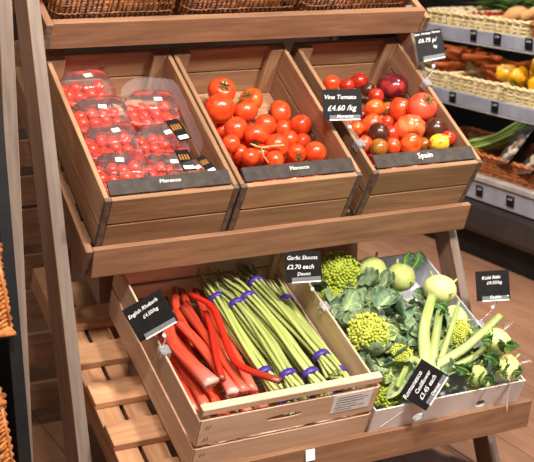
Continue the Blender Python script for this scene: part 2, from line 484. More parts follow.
# ------------------------------------------------------------------ the stepped rack
rack = thing('display_rack', 'stepped brown wooden rack that holds the tilted crates', 'rack', T((.55, .3, 0)))
RI = T((-.55, -.3, 0))
def rbar(name, x0, x1, top, bot, th, mat='rack', end=None):
    t = Vector((0, top[0], top[1])); b = Vector((0, bot[0], bot[1]))
    z = (t-b).normalized(); x = Vector((1, 0, 0)); y = z.cross(x)
    h = (t-b).length; c = (t+b)/2+Vector(((x0+x1)/2, 0, 0))+y*th/2
    return obj(name, box_mesh(x1-x0, th, h, mat, end), rack, RI @ axes(c, x, y, z))
rbar('shelf_bar', -.009, 1.135, (.3426, 1.3097), (.3847, 1.2399), .02)
rbar('shelf_bar', -.009, 1.135, (.0725, .7753), (.1030, .6944), .016)
rbar('shelf_bar', .0, 1.132, (-.2548, .2909), (-.2422, .2067), .018)
def leg(x0, x1, top, bot, depth, mat):
    t = Vector((0, top[0], top[1])); b = Vector((0, bot[0], bot[1]))
    z = (t-b).normalized(); x = Vector((1, 0, 0)); y = z.cross(x)
    c = (t+b)/2+Vector(((x0+x1)/2, 0, 0))+y*depth/2
    m = axes(c, z, y, -x)
    me = box_mesh((t-b).length, depth, x1-x0, mat, 'end').copy()
    me.materials.append(M['lit_face'])
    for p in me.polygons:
        if p.normal.y < -.9: p.material_index = 2  # front face takes the painted lit grey
    return obj('post', me, rack, RI @ m)
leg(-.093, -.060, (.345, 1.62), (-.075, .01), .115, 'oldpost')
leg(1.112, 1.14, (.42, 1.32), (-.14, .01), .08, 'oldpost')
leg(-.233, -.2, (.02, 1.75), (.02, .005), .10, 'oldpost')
# shelves: rails along the slope, slats across
FM = frame((0, 0, .915), 33) @ T((0, 0, -.175))       # floor plane of the middle crates
FB = frame((0, -.232, .272), 24)                       # floor plane of the bottom crates
FT = frame((0, .3426, 1.3097), 31) @ T((0, .022, -.06))
def rb(name, Fm, x0, x1, y0, y1, z0, z1, mat, long, end=None):
    return bx(name, rack, x0, x1, y0, y1, z0, z1, mat, long, end, pre=RI @ Fm)
rb('rail', FM, -.0285, -.0095, -.0165, .70, -.072, .016, 'rack', 'y', 'end')
rb('rail', FM, 1.04, 1.10, .004, .66, -.095, -.025, 'rack', 'y', 'end')
for y in (.03, .17, .31, .45): rb('slat', FM, -.008, 1.13, y, y+.075, -.024, -.002, 'rack', 'x', 'end')
rb('rail', FB, -.028, .034, -.0, .86, -.096, -.024, 'slat', 'y')
rb('rail', FB, .044, .106, -.0, .78, -.096, -.024, 'slat', 'y')
rb('rail', FB, 1.03, 1.09, -.0, .70, -.096, -.024, 'slat', 'y')
for y in (-.005, .14, .285, .43, .575): rb('slat', FB, -.032, 1.12, y, y+.075, -.023, -.001, 'slat', 'x')
rb('rail', FT, -.0295, -.0095, -.03, .60, -.015, .062, 'rack', 'y', 'end')
rb('rail', FT, 1.1365, 1.156, -.03, .55, -.05, .04, 'rack', 'y', 'end')
for y in (.0, .12, .24, .36): rb('slat', FT, -.012, 1.13, y, y+.08, -.026, -.004, 'rack', 'x')
# slatted back of the rack, seen between the posts and under the middle shelf
for z0, z1 in ((1.30, 1.36), (1.10, 1.22), (.96, 1.03), (.845, .925), (.725, .815), (.60, .715), (.49, .57), (.36, .455), (.215, .315), (.06, .15)):
    bx('back_slat', rack, -.62, .16, .80, .82, z0, z1, 'rack', 'x', pre=RI)
for x0, x1 in ((.2, .62), (.63, 1.04)):
    bx('back_panel', rack, x0, x1, .54, .555, .36, .66, 'oldpost', 'x', pre=RI)
bx('back_stile', rack, .16, .2, .50, .54, .02, .72, 'oldpost', 'z', pre=RI)
# folded paper tag on the lowest bar
tg = obj('paper_tag', box_mesh(.026, .0012, .03, 'paper'), None, axes((.432, -.2562, .272), (1, 0, 0), (0, 1, -.1), (0, .1, 1)))
tag(tg, 'small white paper tag stuck on the lowest rack bar', 'tag')

# ------------------------------------------------------------------ wooden crates
CW, CD, CH = .358, .56, .175
def crate(u0, label):
    c = thing('wooden_crate', label, 'crate', FM @ T((u0, 0, 0)), 'tilted wooden crates on the middle shelf')
    th = .0125
    for z0, z1 in ((.006, .0865), (.0915, .175)):
        bx('front_board', c, .0165, CW-.0165, 0, .014, z0, z1, 'crate', 'x')
        for x0 in (0, CW-th): bx('side_board', c, x0, x0+th, .0125, CD, z0, z1, 'crate', 'y', 'end')
        bx('back_board', c, th, CW-th, CD-.014, CD, z0, z1, 'crate', 'x')
    for x0 in (0, CW-.016): bx('corner_strip', c, x0, x0+.016, .0008, .0122, .006, .1742, 'end', 'z')
    for x0 in (th, CW-th-.03):
        bx('corner_post', c, x0, x0+.03, .0145, .034, .012, .169, 'crate', 'z')
    for x0 in (th, CW-th-.04):
        bx('corner_post', c, x0, x0+.04, CD-.034, CD-.0145, .012, .175, 'crate', 'z')
    for k in range(4):
        y = .016+k*.134
        bx('floor_board', c, th, CW-th, y, y+.124, .002, .011, 'crate', 'x')
    return c
crate(0, 'wooden crate of plastic tomato punnets, leftmost on the middle shelf')
crate(.364, 'wooden crate of vine tomatoes, between two other crates on the middle shelf')
crate(.757, 'wooden crate of mixed tomatoes, nearest the fridge on the middle shelf')

def slate(u0, word, label, size=.0155):
    t = thing('slate_sign', label, 'sign', FM @ T((u0+CW/2, .038, .1775)) @ Rx(14), 'slate name signs on the crates')
    obj('slate', box_mesh(.326, .043, .006, 'slate', bev=.0012), t, T((0, 0, .003)))
    text_obj('lettering', word, size, t, T((.0, .004, .0064)), shear=.15, bold=.0)
    return t
slate(0, 'Morocco', 'dark slate strip lettered Morocco in front of the punnets')
slate(.364, 'Morocco', 'dark slate strip lettered Morocco in front of the vine tomatoes')
slate(.757, 'Spain', 'dark slate strip lettered Spain in front of the mixed tomatoes', .024)

# ------------------------------------------------------------------ rhubarb crate (thin pale wood)
RW, RD = .484, .60
FR = FB @ T((.112, 0, 0))
rc = thing('produce_crate', 'pale thin-wood crate of rhubarb and garlic shoots on the lowest shelf', 'crate', FR)
slot = [(.225+.05*math.cos(a)*(1), .046+.008*math.sin(a)) for a in [2*math.pi*i/20 for i in range(20)]]
o = obj('front_board', plate_holes(RW, .084, .007, [slot], 'poplar'), rc, T((0, 0, .106)))
bx('front_board', rc, 0, RW, 0, .007, .008, .094, 'poplar', 'x')
bx('front_rail', rc, -.002, RW+.002, .0, .022, .206, .226, 'poplar', 'x', 'poplar_end')
for x0 in (-.006, RW):
    for z0, z1 in ((.008, .094), (.106, .19)): bx('side_board', rc, x0, x0+.006, .002, RD, z0, z1, 'poplar', 'y', 'poplar_end')
for z0, z1 in ((.008, .094), (.106, .19)): bx('back_board', rc, 0, RW, RD-.007, RD, z0, z1, 'poplar', 'x')
for x0 in (.0005, RW-.0205):
    for y0 in (.0075, RD-.028): bx('corner_post', rc, x0, x0+.02, y0, y0+.02, .006, .2055, 'poplar', 'z')
for k in range(5): bx('floor_slat', rc, 0, RW, .01+k*.118, .01+k*.118+.105, .0, .0055, 'poplar', 'x')
st = obj('paper_label', box_mesh(.112, .0008, .062, 'paper'), rc, T((.412, -.0006, .158)))
for k in range(6):
    ln = [.07, .09, .08, .06, .085, .05][k]
    obj('print_line', box_mesh(ln, .0004, .0022, 'print', bev=0), st, T((-.045+ln/2, -.0006, .02-k*.0085)))
for x in (.012, .02):
    for z in (.03, .07, .125, .165): obj('staple', box_mesh(.002, .0012, .010, 'end', bev=0), rc, T((x+.004, -.0004, z)) @ Ry(25))

# ------------------------------------------------------------------ white carton
KW, KD, KH = .478, .57, .1
FC = FB @ T((.612, 0, 0))
kc = thing('cardboard_tray', 'white cardboard tray of romanesco and kohlrabi on the lowest shelf', 'box', FC)
def circ(x, z, r): return [(x+r*math.cos(2*math.pi*i/18), z+r*.72*math.sin(2*math.pi*i/18)) for i in range(18)]
obj('front_wall', plate_holes(KW, KH, .004, [circ(.145, .044, .017), circ(.345, .044, .017)], 'carton_out'), kc, T((0, 0, 0)))
bx('back_wall', kc, .0, KW, KD-.004, KD, 0, KH, 'carton_in', 'x')
bx('side_wall', kc, -.0, .004, .004, KD-.004, 0, KH, 'carton_in', 'y')
bx('side_wall', kc, KW-.004, KW, .004, KD-.004, 0, KH, 'carton_in', 'y')
bx('base', kc, .004, KW-.004, .004, KD-.004, 0, .004, 'carton_in', 'x')
obj('tape', box_mesh(.075, .0006, .003, 'paper', bev=0), kc, T((.06, -.0003, .055)) @ Ry(-38))

# ------------------------------------------------------------------ tomatoes
def tomato_mesh(name, mat, lobes=0, amp=0.0, flat=.88, seed=0):
    rnd = random.Random(seed); ph = rnd.random()*6
    prof = []
    n = 17
    for i in range(n):
        a = math.pi*(i/(n-1)-.5)
        r = math.cos(a)**.9 if abs(a) < 1.57 else .02
        z = math.sin(a)*flat
        if i > n-5: z -= (i-(n-5))**2*.018*(1+amp*4)
        if i < 2: z += (2-i)*.02
        prof.append((max(r, .02), z))
    fn = (lambda a, t: 1+amp*math.sin(a*lobes+ph)*math.sin(math.pi*t)+.015*math.sin(2*a+ph)) if lobes else (lambda a, t: 1+.018*math.sin(2*a+ph)+.012*math.sin(3*a+ph*2))
    v, f, u = lathe_data(prof, 28 if lobes else 24, fn)
    return mesh(name, v, f, mat, u)

def calyx_data():
    parts = []
    for k in range(6):
        a = 2*math.pi*k/6+random.uniform(-.15, .15); L = random.uniform(.42, .6)
        d = Vector((math.cos(a), math.sin(a), 0))
        path = [d*.04+Vector((0, 0, .80)), d*L*.5+Vector((0, 0, .86)), d*L*.85+Vector((0, 0, .87)), d*L*1.1+Vector((0, 0, .98))]
        parts.append(tube_data(catmull(path, 6), lambda t: .085*(1-t)**.7*(.5+min(1, t*3)*.5)+.008, 5, flat=.35))
    parts.append(tube_data([(0, 0, .78), (.02, .0, .95), (.07, .02, 1.12)], .05, 6))
    return join(parts)
CALYX = mesh('calyx', *calyx_data()[:2], 'calyx')

def orient(dirv):
    return Vector(dirv).normalized().to_track_quat('Z', 'Y').to_matrix().to_4x4()

def put_tomato(me, Fm, uvh, r, label, cat, group, direction, calyx=True, name='tomato', squash=(1, 1, 1)):
    o = obj(name, me, None, Fm @ T(uvh) @ orient(direction) @ Rz(random.uniform(0, 360)) @ S(r*squash[0], r*squash[1], r*squash[2]))
    tag(o, label, cat, group)
    if calyx: obj('calyx', CALYX, o)
    return o

VINE = [  # u, v, height, radius
    (0.139, 0.455, 0.095, 0.0370), (0.096, 0.369, 0.108, 0.0390), (0.174, 0.361, 0.100, 0.0338), (0.219, 0.416, 0.090, 0.0315),
    (0.110, 0.279, 0.110, 0.0321), (0.150, 0.238, 0.121, 0.0295), (0.208, 0.293, 0.102, 0.0293), (0.066, 0.213, 0.121, 0.0242),
    (0.279, 0.348, 0.095, 0.0327), (0.315, 0.280, 0.104, 0.0288), (0.199, 0.195, 0.117, 0.0314), (0.253, 0.226, 0.105, 0.0250),
    (0.273, 0.297, 0.079, 0.0241), (0.309, 0.237, 0.082, 0.0225), (0.249, 0.166, 0.110, 0.0247), (0.302, 0.158, 0.115, 0.0289),
    (0.150, 0.184, 0.102, 0.0245), (0.172, 0.145, 0.113, 0.0243), (0.109, 0.168, 0.110, 0.0229), (0.097, 0.204, 0.093, 0.0217),
    (0.150, 0.269, 0.060, 0.0250), (0.185, 0.250, 0.085, 0.0249),
]
VL = ['red vine tomato with green calyx on top, farthest back in its crate',
      'largest red vine tomato, high up against the left crate wall',
      'red vine tomato just right of the largest vine tomato',
      'orange-tinged vine tomato with green calyx at the back right',
      'red vine tomato below the largest one, nearest to it in front',
      'red vine tomato in the middle of the pile over a dark calyx',
      'red vine tomato in mid pile, left of and below the high right one',
      'small red vine tomato touching the left crate wall',
      'red vine tomato high on the right with paper liner behind it',
      'red vine tomato against the right crate wall',
      'red vine tomato at front centre right above the slate strip',
      'red vine tomato tucked right behind the front centre one',
      'shaded vine tomato low between the two right-hand ones',
      'small shaded vine tomato low by the right crate wall',
      'vine tomato at the front showing its star-shaped calyx',
      'red vine tomato in the front right corner by the slate strip',
      'vine tomato near the front with a pale vine stem across it',
      'vine tomato peeping over the slate strip in the middle front',
      'small vine tomato near the front left behind the slate',
      'small half-hidden vine tomato near the left crate wall',
      'half-buried vine tomato under the middle of the pile',
      'half-buried vine tomato left of the front centre ones']
VG = 'vine tomatoes in the crate'
vm = [tomato_mesh('vine_tomato', 't_red', seed=k, flat=.9) for k in range(3)]
vo = tomato_mesh('vine_tomato', 't_orange', seed=9)
dirs = {0: (-.1, -.35, 1), 3: (-.7, -.1, .7), 14: (-.2, -.9, .35), 5: (-.3, -.9, -.25), 8: (-.9, .2, -.2), 2: (-.4, .6, .6), 16: (.3, -.8, .3)}
for i, (u, v, h, r) in enumerate(VINE):
    d = dirs.get(i, (random.uniform(-.7, .7), random.uniform(.5, 1), random.uniform(-.6, .1)))
    put_tomato(vo if i == 3 else vm[i % 3], FM, (.364+u, v, h), r*1.09, VL[i], 'tomato', VG, d, i in dirs, 'vine_tomato')
# the lower layer they lie on
def clash(u, v, h, r, L): return any((u-a)**2+(v-b)**2+(h-c)**2 < (.9*(r+q))**2 for a, b, c, q in L)
def lower(L, u0, me, label, group, cat, name, rr=.027):
    done = list(L)
    for h in (.04, .07):
        for i in range(5):
            for j in range(9):
                u = .05+i*.064+(j % 2)*.02; v = .13+j*.056; r = rr
                if v > .40 or u+r > .343 or clash(u, v, h, r, done): continue
                done.append((u, v, h, r))
                put_tomato(me[(i+j) % len(me)], FM, (u0+u, v, h), r, label, cat, group, (random.uniform(-1, 1), random.uniform(-.2, 1), random.uniform(-.6, .6)), False, name)
lower(VINE, .364, vm, 'red vine tomato in the lower layer of the vine tomato crate', VG, 'tomato', 'vine_tomato')
vs = thing('vine_sprig', 'pale dry vine stem lying across the front vine tomatoes', 'stem', FM @ T((.364, 0, 0)))
tube('stalk', vs, catmull([(.118, .2, .128), (.14, .178, .132), (.165, .172, .14), (.196, .16, .152)], 10), .0028, 'vine', 6)
tube('side_shoot', vs, catmull([(.14, .178, .132), (.137, .152, .128), (.145, .13, .12)], 6), .002, 'vine', 6)

HEIR = [
    (0.302, 0.264, 0.152, 0.0418), (0.245, 0.212, 0.120, 0.0435), (0.310, 0.181, 0.139, 0.0342), (0.130, 0.197, 0.126, 0.0313),
    (0.264, 0.306, 0.111, 0.0310), (0.141, 0.253, 0.108, 0.0332), (0.188, 0.325, 0.105, 0.0294), (0.252, 0.343, 0.079, 0.0224),
    (0.200, 0.264, 0.105, 0.0175), (0.215, 0.148, 0.121, 0.0314), (0.103, 0.143, 0.125, 0.0253), (0.165, 0.160, 0.110, 0.0214),
    (0.284, 0.117, 0.150, 0.0242), (0.323, 0.133, 0.148, 0.0201), (0.078, 0.178, 0.110, 0.0240), (0.089, 0.249, 0.102, 0.0230),
    (0.297, 0.418, 0.102, 0.0469), (0.228, 0.388, 0.095, 0.0224), (0.220, 0.479, 0.077, 0.0243), (0.125, 0.480, 0.075, 0.0241),
    (0.166, 0.457, 0.080, 0.0226), (0.232, 0.439, 0.075, 0.0212), (0.184, 0.208, 0.106, 0.0230), (0.281, 0.167, 0.095, 0.0232),
]
HK = [('t_coral', 0, 0, .95, (.15, -.15, 1), 1, 'large coral red tomato with green calyx against the right crate wall'),
      ('t_salmon', 9, .07, .82, (-.25, -.95, -.1), 1, 'big ribbed salmon tomato with its calyx facing front'),
      ('t_dark', 0, 0, .92, (.3, 1, 0), 0, 'glossy dark brown tomato beside the ribbed salmon one'),
      ('t_dark', 0, 0, .95, (-.2, .8, -.3), 0, 'glossy dark brown tomato near the front left'),
      ('t_red', 0, 0, 1.15, (.2, .5, 1), 0, 'orange-red oval tomato left of the large coral one'),
      ('t_red', 4, .04, .88, (-.4, .8, .1), 0, 'orange-red tomato behind the left dark brown one'),
      ('t_orange', 2, .08, .85, (-.2, .9, .2), 0, 'two-lobed orange tomato right of the Vine Tomato price card'),
      ('t_olive', 0, 0, .95, (.2, .9, .2), 0, 'small dull orange tomato behind the oval one'),
      ('t_cherry', 0, 0, 1, (.2, .9, .2), 0, 'tiny bright red tomato in the middle of the mixed crate'),
      ('t_orange', 8, .05, .8, (.0, .8, -.3), 0, 'flat ribbed orange tomato just behind the Spain slate'),
      ('t_olive', 0, 0, .95, (.1, .9, -.2), 0, 'olive brown tomato at the front left behind the Spain slate'),
      ('t_red', 0, 0, 1.1, (.1, .9, .6), 0, 'small red tomato at the front between olive and orange ones'),
      ('t_yellow', 0, 0, 1.2, (.85, -.35, .35), 1, 'yellow and red striped tomato at the front right'),
      ('t_cherry', 0, 0, 1, (.5, .9, .2), 0, 'small red tomato behind the yellow striped one'),
      ('t_red', 0, 0, .92, (-.5, .8, .2), 0, 'orange-red tomato at the front left crate wall'),
      ('t_orange', 0, 0, .92, (-.5, .8, .2), 0, 'small orange tomato under the Vine Tomato price card'),
      ('t_purple', 5, .035, .8, (-.3, .5, .8), 0, 'very large glossy purple tomato at the back right'),
      ('t_deep', 0, 0, 1, (.1, .9, .2), 0, 'small deep red tomato in front of the purple one'),
      ('t_deep', 0, 0, .92, (.1, .9, .2), 0, 'red tomato at the back, above the price card'),
      ('t_red', 0, 0, .92, (-.1, .9, .2), 0, 'red tomato at the far back left corner'),
      ('t_deep', 0, 0, .92, (.1, .9, .2), 0, 'dark red tomato at the back between two red ones'),
      ('t_dark', 0, 0, .92, (.1, .9, .2), 0, 'dark tomato in shade left of the purple one'),
      ('t_cherry', 0, 0, 1.2, (.1, .4, .9), 0, 'small red plum tomato left of the ribbed salmon one'),
      ('t_olive', 0, 0, 1, (.1, .9, .2), 0, 'small olive tomato under the yellow striped one')]
HG = 'mixed heritage tomatoes in the crate'
for i, ((u, v, h, r), (mt, lb, am, fl_, d, cal, lab)) in enumerate(zip(HEIR, HK)):
    put_tomato(tomato_mesh('heritage_tomato', mt, lb, am, fl_, 20+i), FM, (.757+u, v, h), r*1.06, lab, 'tomato', HG, d, cal, 'heritage_tomato')
lower(HEIR, .757, [tomato_mesh('heritage_tomato', k, seed=60+n) for n, k in enumerate(('t_red', 't_orange', 't_deep', 't_olive'))],
      'half-hidden tomato in the lower layer of the mixed crate', HG, 'tomato', 'heritage_tomato')

# ------------------------------------------------------------------ punnets of cherry tomatoes
def rr(w, d, r, n=4):
    P = []
    for cx, cy, a0 in ((w/2-r, d/2-r, 0), (-w/2+r, d/2-r, 90), (-w/2+r, -d/2+r, 180), (w/2-r, -d/2+r, 270)):
        for i in range(n+1):
            a = math.radians(a0+90*i/n); P.append((cx+r*math.cos(a), cy+r*math.sin(a)))
    return P
def rings(rs, close_first=False, close_last=False):
    V, F_ = [], []
    n = len(rs[0][0])
    for pts, z in rs: V += [Vector((x, y, z)) for x, y in pts]
    for i in range(len(rs)-1):
        for j in range(n):
            F_.append((i*n+j, i*n+(j+1) % n, (i+1)*n+(j+1) % n, (i+1)*n+j))
    if close_first: F_.append(tuple(reversed(range(n))))
    if close_last: F_.append(tuple(range((len(rs)-1)*n, len(rs)*n)))
    return V, F_
PW, PD = .150, .108
TRAY = mesh('tray', *rings([(rr(PW-.03, PD-.03, .02), .001), (rr(PW-.022, PD-.022, .024), .006), (rr(PW-.012, PD-.012, .03), .04), (rr(PW, PD, .034), .0415), (rr(PW, PD, .034), .0435)], True), 'clear')
LID = mesh('lid', *rings([(rr(PW+.001, PD+.001, .034), .0425), (rr(PW+.001, PD+.001, .034), .046), (rr(PW-.012, PD-.012, .03), .047), (rr(PW-.018, PD-.018, .03), .074), (rr(PW-.032, PD-.032, .026), .086), (rr(PW-.06, PD-.055, .02), .0885)], False, True), 'clear')
RIM = mesh('rim', *rings([(rr(PW+.003, PD+.003, .035), .0405), (rr(PW+.007, PD+.007, .037), .0445), (rr(PW+.003, PD+.003, .035), .0485)]), 'clip')
CH = [tomato_mesh('cherry_tomato', 't_cherry', seed=90+k, flat=1.05) for k in range(2)] + [tomato_mesh('cherry_tomato', 't_or2', seed=97, flat=1.05)]
STICK = box_mesh(.022, .014, .0006, 'paper', bev=0)
PN = [  # u, v, h, yaw, what, kind
    (.104, .474, .065, 2, 'the farthest back on the left', 0), (.112, .364, .068, -1, 'second from the back on the left', 0),
    (.106, .254, .070, 2, 'third from the back on the left', 0), (.098, .152, .067, -2, 'at the front left behind the slate', 0),
    (.260, .378, .062, -3, 'at the back right by a clear sleeve', 0), (.252, .262, .058, 4, 'in the middle of the right-hand column', 1),
    (.232, .150, .058, -8, 'at the front with a black and orange band', 1), (.290, .120, .080, 12, 'of orange cherry tomatoes in the front right corner', 2),
    (.104, .46, .011, 0, 'in the lower layer', 3), (.10, .345, .011, 0, 'in the lower layer', 3), (.10, .22, .011, 0, 'in the lower layer', 3), 
    (.258, .46, .011, 0, 'in the lower layer', 3), (.258, .34, .011, 0, 'in the lower layer', 3), (.258, .21, .011, 0, 'in the lower layer', 3)]
for k, (u, v, h, yaw, where, kind) in enumerate(PN):
    sc = .72 if kind == 2 else (.94 if kind == 1 else 1)
    Fp = FM @ T((u, v, h)) @ Rz(yaw) @ Rx([-3, 2, -2, 3][k % 4] if kind != 3 else 0) @ S(sc)
    lab = ('empty clear punnet tray ' if kind == 3 else 'clear plastic punnet of cherry tomatoes ') + where if kind != 2 else 'small clear punnet ' + where
    p = thing('tomato_punnet', lab, 'punnet', Fp, 'plastic punnets in the crate')
    obj('tray', TRAY, p)
    if kind != 3: obj('lid', LID, p); obj('rim', RIM, p)
    if kind != 3:
        s = obj('price_sticker', STICK, p, T((random.uniform(-.012, .012), random.uniform(-.006, .01), .0893)) @ Rz(random.uniform(-15, 15)))
    if kind in (1, 2) and k != 5 or k == 5:
        b = obj('printed_band', box_mesh(.04, .085, .0009, 'card', bev=0), p, T((.040, 0, .0895)) @ Rz(6))
        for q in range(4): obj('print_stripe', box_mesh(.003, .022, .0005, 'orange_print', bev=0), b, T((-.013+q*.008, .012, .0007)))
        obj('print_panel', box_mesh(.03, .014, .0005, 'paper', bev=0), b, T((0, -.03, .0007)))
    if kind == 3: continue
    n = 0
    for i in range(4):
        for j in range(3):
            r = random.uniform(.0155, .0185)
            pos = ((-.048+i*.032+random.uniform(-.003, .003)), (-.03+j*.03+random.uniform(-.003, .003)), .0195+.009*((i+j) % 2)+random.uniform(0, .004))
            o = obj('cherry_tomato', CH[2] if kind == 2 else CH[(i+j) % 2], None, Fp @ T(pos) @ Euler((random.uniform(0, 6), random.uniform(0, 6), 0)).to_matrix().to_4x4() @ S(r))
            tag(o, ('orange' if kind == 2 else 'red')+' cherry tomato inside the punnet '+where.replace('of orange cherry tomatoes ', ''), 'tomato', 'cherry tomatoes in the punnet '+where)
# clear sleeve standing behind the right-hand punnets
sv = [(.19, .442, .145), (.225, .446, .168), (.30, .445, .165), (.338, .42, .162), (.341, .30, .155), (.342, .2, .145)]
sb = [(.19, .438, .115), (.225, .44, .12), (.30, .439, .12), (.334, .416, .12), (.337, .30, .11), (.338, .2, .10)]
a, b = catmull(sv, 26), catmull(sb, 26)
V = [x+Vector((random.uniform(-.002, .002), random.uniform(-.002, .002), random.uniform(-.003, .003))) for x in a]+b
sl = obj('plastic_sleeve', mesh('plastic_sleeve', V, [(i, i+1, 26+i+1, 26+i) for i in range(25)], 'haze'), None, FM)
tag(sl, 'clear crumpled plastic sleeve along the right wall of the punnet crate', 'plastic')

# ------------------------------------------------------------------ rhubarb
RHU = [
    [(0.1765, 0.4973, 0.13), (0.199, 0.4078, 0.16), (0.1858, 0.3114, 0.17), (0.1675, 0.2015, 0.175), (0.1782, 0.1423, 0.185), (0.2262, 0.0571, 0.215)],
    [(0.0708, 0.4098, 0.14), (0.0465, 0.3035, 0.16), (0.0579, 0.212, 0.17), (0.0824, 0.1275, 0.17)],
    [(0.1451, 0.4615, 0.12), (0.1501, 0.3256, 0.14), (0.1564, 0.2106, 0.15), (0.1647, 0.1014, 0.15)],
    [(0.1099, 0.4081, 0.12), (0.1229, 0.2931, 0.14), (0.1361, 0.2015, 0.14), (0.1378, 0.1062, 0.145)],
    [(0.1931, 0.4192, 0.13), (0.1598, 0.3123, 0.16), (0.134, 0.2232, 0.165), (0.1193, 0.144, 0.16)],
    [(0.1762, 0.58, 0.08), (0.1406, 0.494, 0.1), (0.1213, 0.3937, 0.12), (0.1182, 0.3051, 0.13)],
    [(0.189, 0.57, 0.08), (0.1708, 0.4668, 0.1), (0.1612, 0.3651, 0.12), (0.1573, 0.2771, 0.13)],
    [(0.0366, 0.4149, 0.1), (0.0329, 0.3195, 0.11), (0.0392, 0.2361, 0.11), (0.0402, 0.1043, 0.11)],
    [(0.0452, 0.371, 0.12), (0.0498, 0.2715, 0.13), (0.0582, 0.1961, 0.13), (0.060, 0.0895, 0.13)],
    [(0.2304, 0.5627, 0.08), (0.2056, 0.4511, 0.1), (0.1897, 0.3462, 0.11), (0.1816, 0.2369, 0.12)],
    [(0.2484, 0.5601, 0.07), (0.2247, 0.4315, 0.09), (0.2182, 0.3045, 0.11), (0.2035, 0.1252, 0.12)],
    [(0.0777, 0.5749, 0.06), (0.0683, 0.4739, 0.07), (0.0593, 0.3927, 0.08), (0.0581, 0.3157, 0.08)],
    [(0.0409, 0.57, 0.06), (0.0452, 0.50, 0.06), (0.0426, 0.42, 0.06), (0.0388, 0.3, 0.06)],
    [(0.0939, 0.4135, 0.09), (0.101, 0.2745, 0.1), (0.1048, 0.1861, 0.1), (0.1083, 0.0896, 0.1)],
    [(0.2133, 0.3873, 0.09), (0.2083, 0.2904, 0.1), (0.208, 0.1846, 0.1), (0.218, 0.0811, 0.1)],
    [(0.1418, 0.57, 0.06), (0.1254, 0.5028, 0.07), (0.1167, 0.3799, 0.08), (0.1211, 0.2633, 0.08)],
    [(0.03, 0.52, 0.03), (0.03, 0.3, 0.045), (0.035, 0.06, 0.045)], [(0.08, 0.54, 0.03), (0.08, 0.3, 0.045), (0.085, 0.05, 0.05)],
    [(0.14, 0.55, 0.03), (0.14, 0.3, 0.05), (0.145, 0.05, 0.055)], [(0.19, 0.53, 0.03), (0.185, 0.3, 0.05), (0.19, 0.05, 0.06)],
    [(0.06, 0.50, 0.065), (0.06, 0.3, 0.085), (0.065, 0.06, 0.085)], [(0.165, 0.52, 0.06), (0.16, 0.3, 0.095), (0.175, 0.06, 0.1)],
]
RL = ['bright red rhubarb stalk curving over the crate front with brown tip', 'fattest pink rhubarb stalk with pale flared end at the left',
      'straight red rhubarb stalk left of the curved one', 'pale pink rhubarb stalk running beside the fattest one',
      'short red rhubarb stalk crossing over the others in the middle', 'upright rhubarb stalk at the back right of the price card',
      'dark red rhubarb stalk at the back behind the curved one', 'red rhubarb stalk lying along the left crate wall',
      'red rhubarb stalk under the fattest one by the left wall', 'shaded rhubarb stalk at the back nearest the garlic shoots',
      'red rhubarb stalk lying next to the garlic shoot bunches', 'shaded rhubarb stalk behind the price card',
      'pinkish rhubarb stalk at the back left corner of the crate', 'low rhubarb stalk under the pale pink one',
      'low rhubarb stalk under the curved red one', 'dark rhubarb stalk deep at the back behind the card']+['rhubarb stalk at the bottom of the crate, mostly hidden']*6
RR = {0: .0105, 1: .021, 3: .0165, 2: .014, 4: .009, 5: .013, 6: .0125}
for i, pts in enumerate(RHU):
    r = RR.get(i, .0135)
    flare = .45 if i in (1, 3) else .2
    mt = 'rhubarb_red' if i in (0, 4) else ('rhubarb_pink' if i in (1, 3) else 'rhubarb')
    tube('rhubarb_stalk', None, catmull(pts, 18), lambda t, r=r, fl_=flare: r*(.82+.1*t+fl_*max(0, t-.75)**1.0*2), mt, 18, FR, flat=.66, ridge=.075)
    tag(bpy.context.scene.collection.objects[-1], RL[i], 'rhubarb', 'rhubarb stalks in the crate')

# ------------------------------------------------------------------ garlic shoots in bunches
SH = [
    [(0.262, 0.5501, 0.11), (0.252, 0.4718, 0.12), (0.246, 0.315, 0.13), (0.2547, 0.1712, 0.125), (0.2616, 0.1021, 0.12)],
    [(0.2781, 0.5053, 0.12), (0.280, 0.4126, 0.145), (0.286, 0.2592, 0.155), (0.2963, 0.1275, 0.15), (0.300, 0.0799, 0.145)],
    [(0.2981, 0.5282, 0.13), (0.3154, 0.4219, 0.155), (0.3345, 0.2578, 0.165), (0.3562, 0.1199, 0.15), (0.365, 0.0741, 0.14)],
    [(0.385, 0.565, 0.11), (0.380, 0.505, 0.13), (0.395, 0.3218, 0.15), (0.4147, 0.1718, 0.15), (0.425, 0.1081, 0.14)],
    [(0.440, 0.49, 0.10), (0.442, 0.435, 0.11), (0.445, 0.2907, 0.115), (0.452, 0.1322, 0.12), (0.453, 0.0887, 0.115)],
    [(0.3494, 0.5239, 0.08), (0.3586, 0.4338, 0.095), (0.372, 0.2679, 0.105), (0.395, 0.1377, 0.10), (0.40, 0.0937, 0.095)],
    [(0.28, 0.52, 0.06), (0.28, 0.42, 0.07), (0.29, 0.25, 0.08), (0.30, 0.10, 0.08), (0.30, 0.07, 0.08)],
    [(0.43, 0.52, 0.05), (0.43, 0.42, 0.06), (0.435, 0.25, 0.065), (0.44, 0.10, 0.065), (0.44, 0.07, 0.065)],
    [(0.36, 0.52, 0.03), (0.36, 0.42, 0.04), (0.36, 0.25, 0.05), (0.37, 0.10, 0.05), (0.37, 0.07, 0.05)],
]
SL = ['bunch of garlic shoots lying right beside the rhubarb', 'bunch of garlic shoots second from the rhubarb, purple band high up',
      'topmost bunch of garlic shoots in the middle, purple bands both ends', 'long bunch of garlic shoots reaching farthest back, right of middle',
      'bunch of garlic shoots against the right crate wall', 'bunch of garlic shoots half under the topmost bunch']+['bunch of garlic shoots in the bottom layer, mostly hidden']*3
